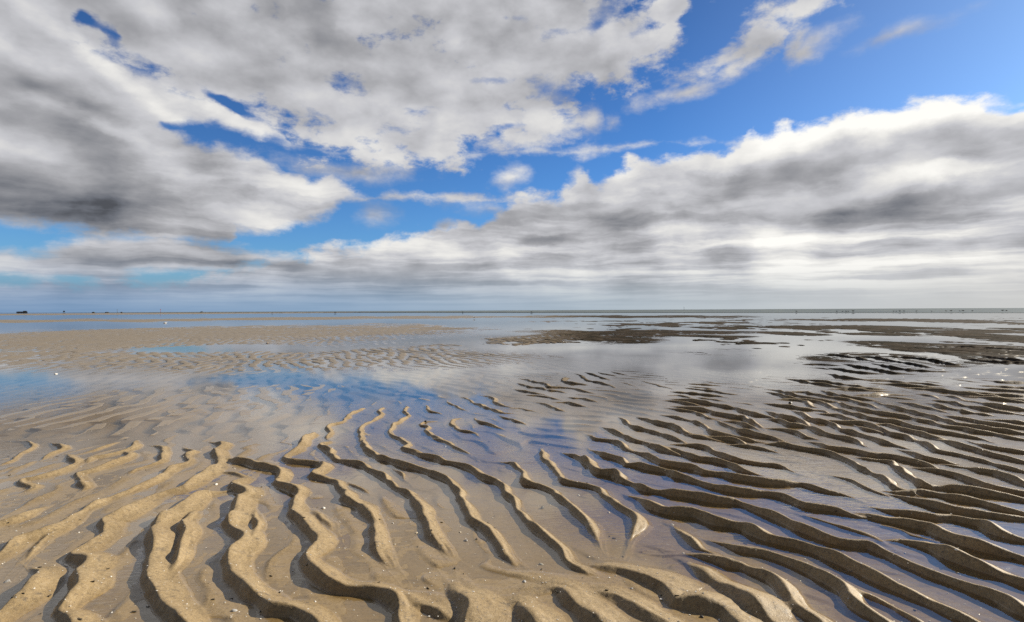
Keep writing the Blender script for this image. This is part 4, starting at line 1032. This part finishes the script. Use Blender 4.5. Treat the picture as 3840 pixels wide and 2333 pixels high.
def bird_bm(pose):
    """body, neck, head and bill in one surface, standing on two legs; length about 0.6"""
    bm = bmesh.new()
    B = [((0, -0.34, 0.36), 0.012, 0.008, 0.0), ((0, -0.27, 0.36), 0.05, 0.03, 0.0), ((0, -0.17, 0.345), 0.095, 0.075, 0.0), ((0, -0.05, 0.335), 0.125, 0.115, 0.0),
         ((0, 0.06, 0.34), 0.12, 0.12, 0.05), ((0, 0.15, 0.365), 0.085, 0.095, 0.35)]
    if pose == 'upright':
        B += [((0, 0.205, 0.43), 0.048, 0.05, 0.9), ((0, 0.225, 0.50), 0.034, 0.036, 1.3), ((0, 0.23, 0.565), 0.034, 0.036, 1.2), ((0, 0.25, 0.615), 0.040, 0.044, 0.5),
              ((0, 0.29, 0.62), 0.034, 0.034, 0.0), ((0, 0.325, 0.61), 0.018, 0.016, 0.0), ((0, 0.36, 0.60), 0.006, 0.005, 0.0)]
    elif pose == 'feeding':
        B += [((0, 0.23, 0.35), 0.048, 0.05, 0.2), ((0, 0.30, 0.29), 0.034, 0.036, -0.6), ((0, 0.345, 0.215), 0.032, 0.034, -0.9), ((0, 0.375, 0.14), 0.038, 0.040, -0.9),
              ((0, 0.40, 0.09), 0.030, 0.030, -0.9), ((0, 0.415, 0.055), 0.015, 0.014, -0.9), ((0, 0.425, 0.025), 0.005, 0.005, -0.9)]
    else:
        B += [((0, 0.195, 0.415), 0.055, 0.055, 0.7), ((0, 0.205, 0.46), 0.045, 0.046, 0.8), ((0, 0.23, 0.49), 0.043, 0.046, 0.3), ((0, 0.265, 0.488), 0.032, 0.030, 0.0),
              ((0, 0.30, 0.478), 0.014, 0.013, 0.0), ((0, 0.33, 0.47), 0.005, 0.005, 0.0)]
    loft(bm, B)
    if pose == 'sitting':
        for v in bm.verts: v.co.z -= 0.225
        return bm
    for s in (-1, 1):
        tube(bm, (s * 0.045, 0.0, 0.27), (s * 0.045, 0.01, 0.14), 0.020, 0.011)
        tube(bm, (s * 0.045, 0.01, 0.145), (s * 0.045, 0.0, 0.004), 0.011, 0.009)
        hexa(bm, [(s * 0.045 - 0.012, -0.02, 0.0), (s * 0.045 + 0.012, -0.02, 0.0), (s * 0.045 + 0.04, 0.07, 0.0), (s * 0.045 - 0.04, 0.07, 0.0),
                  (s * 0.045 - 0.010, -0.02, 0.012), (s * 0.045 + 0.010, -0.02, 0.012), (s * 0.045 + 0.03, 0.07, 0.008), (s * 0.045 - 0.03, 0.07, 0.008)])
    return bm


for i, (x, y, size, pose, yaw, kind, label) in enumerate([(-109.59, 260, 0.731, 'feeding', 103, 'goose', "tiny dark bird, farthest left of the birds along the sea's edge"),
 (-80.82, 260, 0.975, 'feeding', 112, 'goose', "small dark bird left of the middle, second from the left along the sea's edge"),
 (-20.9, 240.91, 0.791, 'upright', 75, 'goose', "small dark bird just left of the picture's middle on the sea's edge"),
 (7.27, 212.58, 0.797, 'feeding', -87, 'goose', "black bird alone on the sea's edge near the picture's middle"),
 (86.14, 172.37, 0.727, 'rest', 53, 'goose', "plump dark bird alone, left of the cluster of five on the sea's edge"),
 (96.9, 169.69, 0.636, 'upright', 30, 'goose', 'dark bird with raised neck at the left end of the cluster of five'),
 (97.87, 168.35, 0.552, 'rest', -110, 'goose', 'small dark bird second from the left in the cluster of five'),
 (98.43, 167.56, 0.628, 'feeding', 70, 'goose', 'dark bird in the middle of the cluster of five'),
 (99.55, 168.4, 0.553, 'rest', 39, 'goose', 'dark bird close behind the middle one of the cluster of five'),
 (99.54, 166.01, 0.856, 'rest', 54, 'goose', 'broad dark bird at the right end of the cluster of five'),
 (109.71, 163.53, 0.613, 'rest', 46, 'goose', 'dark bird at the left end of the row of four'),
 (110.09, 162.96, 0.535, 'upright', -104, 'goose', 'dark bird second from the left in the row of four'),
 (108.92, 159.79, 0.749, 'rest', 61, 'goose', 'broadest bird in the row of four, third from its left'),
 (111.18, 161.32, 0.681, 'feeding', 45, 'goose', 'dark bird at the right end of the row of four'),
 (116.36, 163.61, 0.614, 'rest', -115, 'goose', 'dark bird alone, first to the right of the row of four'),
 (120.17, 162.85, 0.458, 'upright', 24, 'goose', 'smallest dark bird, alone halfway between the row of four and the right-hand birds'),
 (123.85, 162.27, 0.609, 'upright', 38, 'brown', 'brownish bird with raised neck left of a plump dark one'),
 (123.54, 160.0, 0.75, 'rest', -123, 'goose', 'plump dark bird just right of the brownish bird with raised neck'),
 (127.41, 161.86, 0.531, 'rest', 52, 'goose', 'small dark bird left of a larger feeding one on the right'),
 (127.82, 161.14, 0.755, 'feeding', 47, 'goose', 'large feeding dark bird right of a small one'),
 (130.83, 161.68, 0.606, 'rest', 41, 'brown', 'brownish bird alone before the last pair on the right'),
 (140.31, 162.65, 0.839, 'feeding', -121, 'goose', 'dark feeding bird, left one of the last pair at the right edge'),
 (140.69, 161.86, 0.683, 'rest', 44, 'goose', 'dark bird, right one of the last pair and nearest the right edge'),
 (-30.55, 50.12, 0.305, 'sitting', -49, 'gull', 'white gull resting at the edge of the blue water on the left flat'),
 (-4.61, 69.14, 0.292, 'upright', 74, 'gull', 'pale gull standing on the far brown sandbank near the middle')]):
    m = {'goose': M_GOOSE, 'brown': M_GOOSE_BROWN, 'gull': M_GULL}[kind]
    o = bm_obj('gull' if kind == 'gull' else 'goose', bird_bm(pose), m, None, (x, y, max(ground_z(x, y), -0.03)), rad(yaw))
    o.scale = (size / 0.6, size / 0.6, size / 0.6 * (1.0 if kind == 'gull' else 0.8))
    tag(o, label, 'bird', None if kind == 'gull' else "dark birds along the sea's edge")

# ------------------------------------------------------------------ far things on the horizon
M_HULL = speckled('dark hull paint', (0.010, 0.012, 0.020), (0.022, 0.025, 0.034), 0.4, 0.5)
M_HOUSE = speckled('dark deckhouse paint', (0.014, 0.016, 0.024), (0.03, 0.032, 0.04), 0.4, 0.5)
M_GLASS, gg, o_ = material('dark window glass'); principled(gg, o_, (0.01, 0.012, 0.015), 0.08)
x, y = (-1206.378, 1400)
ship = empty('barge', (x, y, 0), math.atan2(-x, y) * 1.0)
tag(ship, 'long low dark vessel on the horizon at the far left, higher at its right end', 'boat')
bm = bmesh.new()
Ls, secs = 21.5, []
for t, w, zb, zt in ((-1.0, 0.5, 1.6, 2.9), (-0.93, 1.9, 0.5, 2.8), (-0.75, 2.7, 0.0, 2.6), (0.0, 2.8, 0.0, 2.5), (0.8, 2.7, 0.0, 2.6), (0.96, 2.2, 0.3, 2.8), (1.0, 1.7, 0.9, 2.9)):
    secs.append([bm.verts.new(p) for p in ((t * Ls / 2, -w, zt), (t * Ls / 2, -w * 0.8, zb), (t * Ls / 2, w * 0.8, zb), (t * Ls / 2, w, zt))])
for a, b in zip(secs[:-1], secs[1:]):
    for k in range(4): bm.faces.new((a[k], a[(k + 1) % 4], b[(k + 1) % 4], b[k]))
bm.faces.new(secs[0]); bm.faces.new(secs[-1][::-1])
bm_obj('hull', bm, M_HULL, ship, smooth=False)
bm = bmesh.new(); hexa(bm, [(-8.6, -1.9, 2.5), (0.6, -1.9, 2.5), (0.6, 1.9, 2.5), (-8.6, 1.9, 2.5), (-8.4, -1.2, 3.35), (0.4, -1.2, 3.35), (0.4, 1.2, 3.35), (-8.4, 1.2, 3.35)])
bm_obj('hatch_cover', bm, M_HULL, ship, smooth=False)
bm = bmesh.new(); boxx(bm, 1.2, 10.0, -2.2, 2.2, 2.5, 4.1); boxx(bm, 2.6, 8.8, -1.9, 1.9, 4.1, 4.75); boxx(bm, 2.3, 9.1, -2.1, 2.1, 4.75, 4.9)
wh = bm_obj('deckhouse', bm, M_HOUSE, ship, smooth=False)
for k in range(5):
    bm = bmesh.new(); boxx(bm, 2.0 + k * 1.6, 3.0 + k * 1.6, -2.24, -2.2, 3.1, 3.8); bm_obj('window', bm, M_GLASS, wh, smooth=False)
bm = bmesh.new(); tube(bm, (6.5, 0, 4.9), (6.5, 0, 5.6), 0.12, 0.07); bm_obj('mast', bm, M_HULL, ship)

x, y = (-1102.674, 1400)
hut = empty('stilt_hut', (x, y, 0), math.atan2(-x, y))
tag(hut, 'small dark box-shaped hut on the horizon, right of the long dark vessel', 'hut')
bm = bmesh.new(); boxx(bm, -1.9, 1.9, -1.9, 1.9, 1.6, 4.0); bm_obj('cabin', bm, M_HOUSE, hut, smooth=False)
bm = bmesh.new(); hexa(bm, [(-2.2, -2.2, 4.0), (2.2, -2.2, 4.0), (2.2, 2.2, 4.0), (-2.2, 2.2, 4.0), (-0.9, -0.9, 4.7), (0.9, -0.9, 4.7), (0.9, 0.9, 4.7), (-0.9, 0.9, 4.7)])
bm_obj('roof', bm, M_HULL, hut, smooth=False)
bm = bmesh.new(); boxx(bm, -2.2, 2.2, -2.2, 2.2, 1.4, 1.6); bm_obj('platform', bm, M_HULL, hut, smooth=False)
for sx in (-1, 1):
    for sy in (-1, 1):
        bm = bmesh.new(); tube(bm, (sx * 2.0, sy * 2.0, -0.3), (sx * 1.8, sy * 1.8, 1.4), 0.2, 0.2); bm_obj('leg', bm, M_HULL, hut)

M_POLE = speckled('weathered grey pole', (0.10, 0.10, 0.11), (0.18, 0.18, 0.18), 3, 0.7)
M_RED = speckled('faded red beacon paint', (0.42, 0.10, 0.09), (0.34, 0.09, 0.08), 3, 0.6)
for (x, y, h, kind, label) in [(-555.087, 800, 5.0, 'grey', 'thin grey pole on the horizon at the left, nearer the hut than the red one'),
 (-494.327, 800, 4.8, 'red', 'thin reddish beacon on the horizon, right of the grey pole'),
 (272.16, 900, 5.2, 'grey', 'thin distant pole on the sea horizon right of the middle')]:
    r = empty('channel_marker', (x, y, 0), 0)
    tag(r, label, 'beacon')
    m = M_RED if kind == 'red' else M_POLE
    bm = bmesh.new(); tube(bm, (0, 0, -0.3), (0, 0, h * 0.8), 0.22, 0.16, 10); bm_obj('pole', bm, m, r)
    bm = bmesh.new()
    if kind == 'red': tube(bm, (0, 0, h * 0.8), (0, 0, h), 0.5, 0.5, 12)
    else: tube(bm, (0, 0, h * 0.8), (0, 0, h), 0.5, 0.05, 12)
    bm_obj('topmark', bm, m, r, smooth=False)

M_MOUND = speckled('dark weedy mound', (0.03, 0.03, 0.022), (0.07, 0.065, 0.05), 1.5, 0.8)
for i, (x, y, L, h, label) in enumerate([(-662.448, 900, 4.4, 1.5, 'low dark mound on the horizon right of the small hut'),
 (-640.507, 900, 5.5, 1.4, 'widest dark mound on the left horizon, left of the grey pole'),
 (-617.722, 900, 3.5, 1.3, 'small dark mound on the horizon right of the grey pole'),
 (-490.716, 900, 4.6, 1.4, 'low dark mound alone on the horizon right of the red beacon')]):
    tag(bm_obj('mound', stone_bm(L, L * 0.8, h, 50 + i), M_MOUND, None, (x, y, -h * 0.05), i * 1.3), label, 'mound')
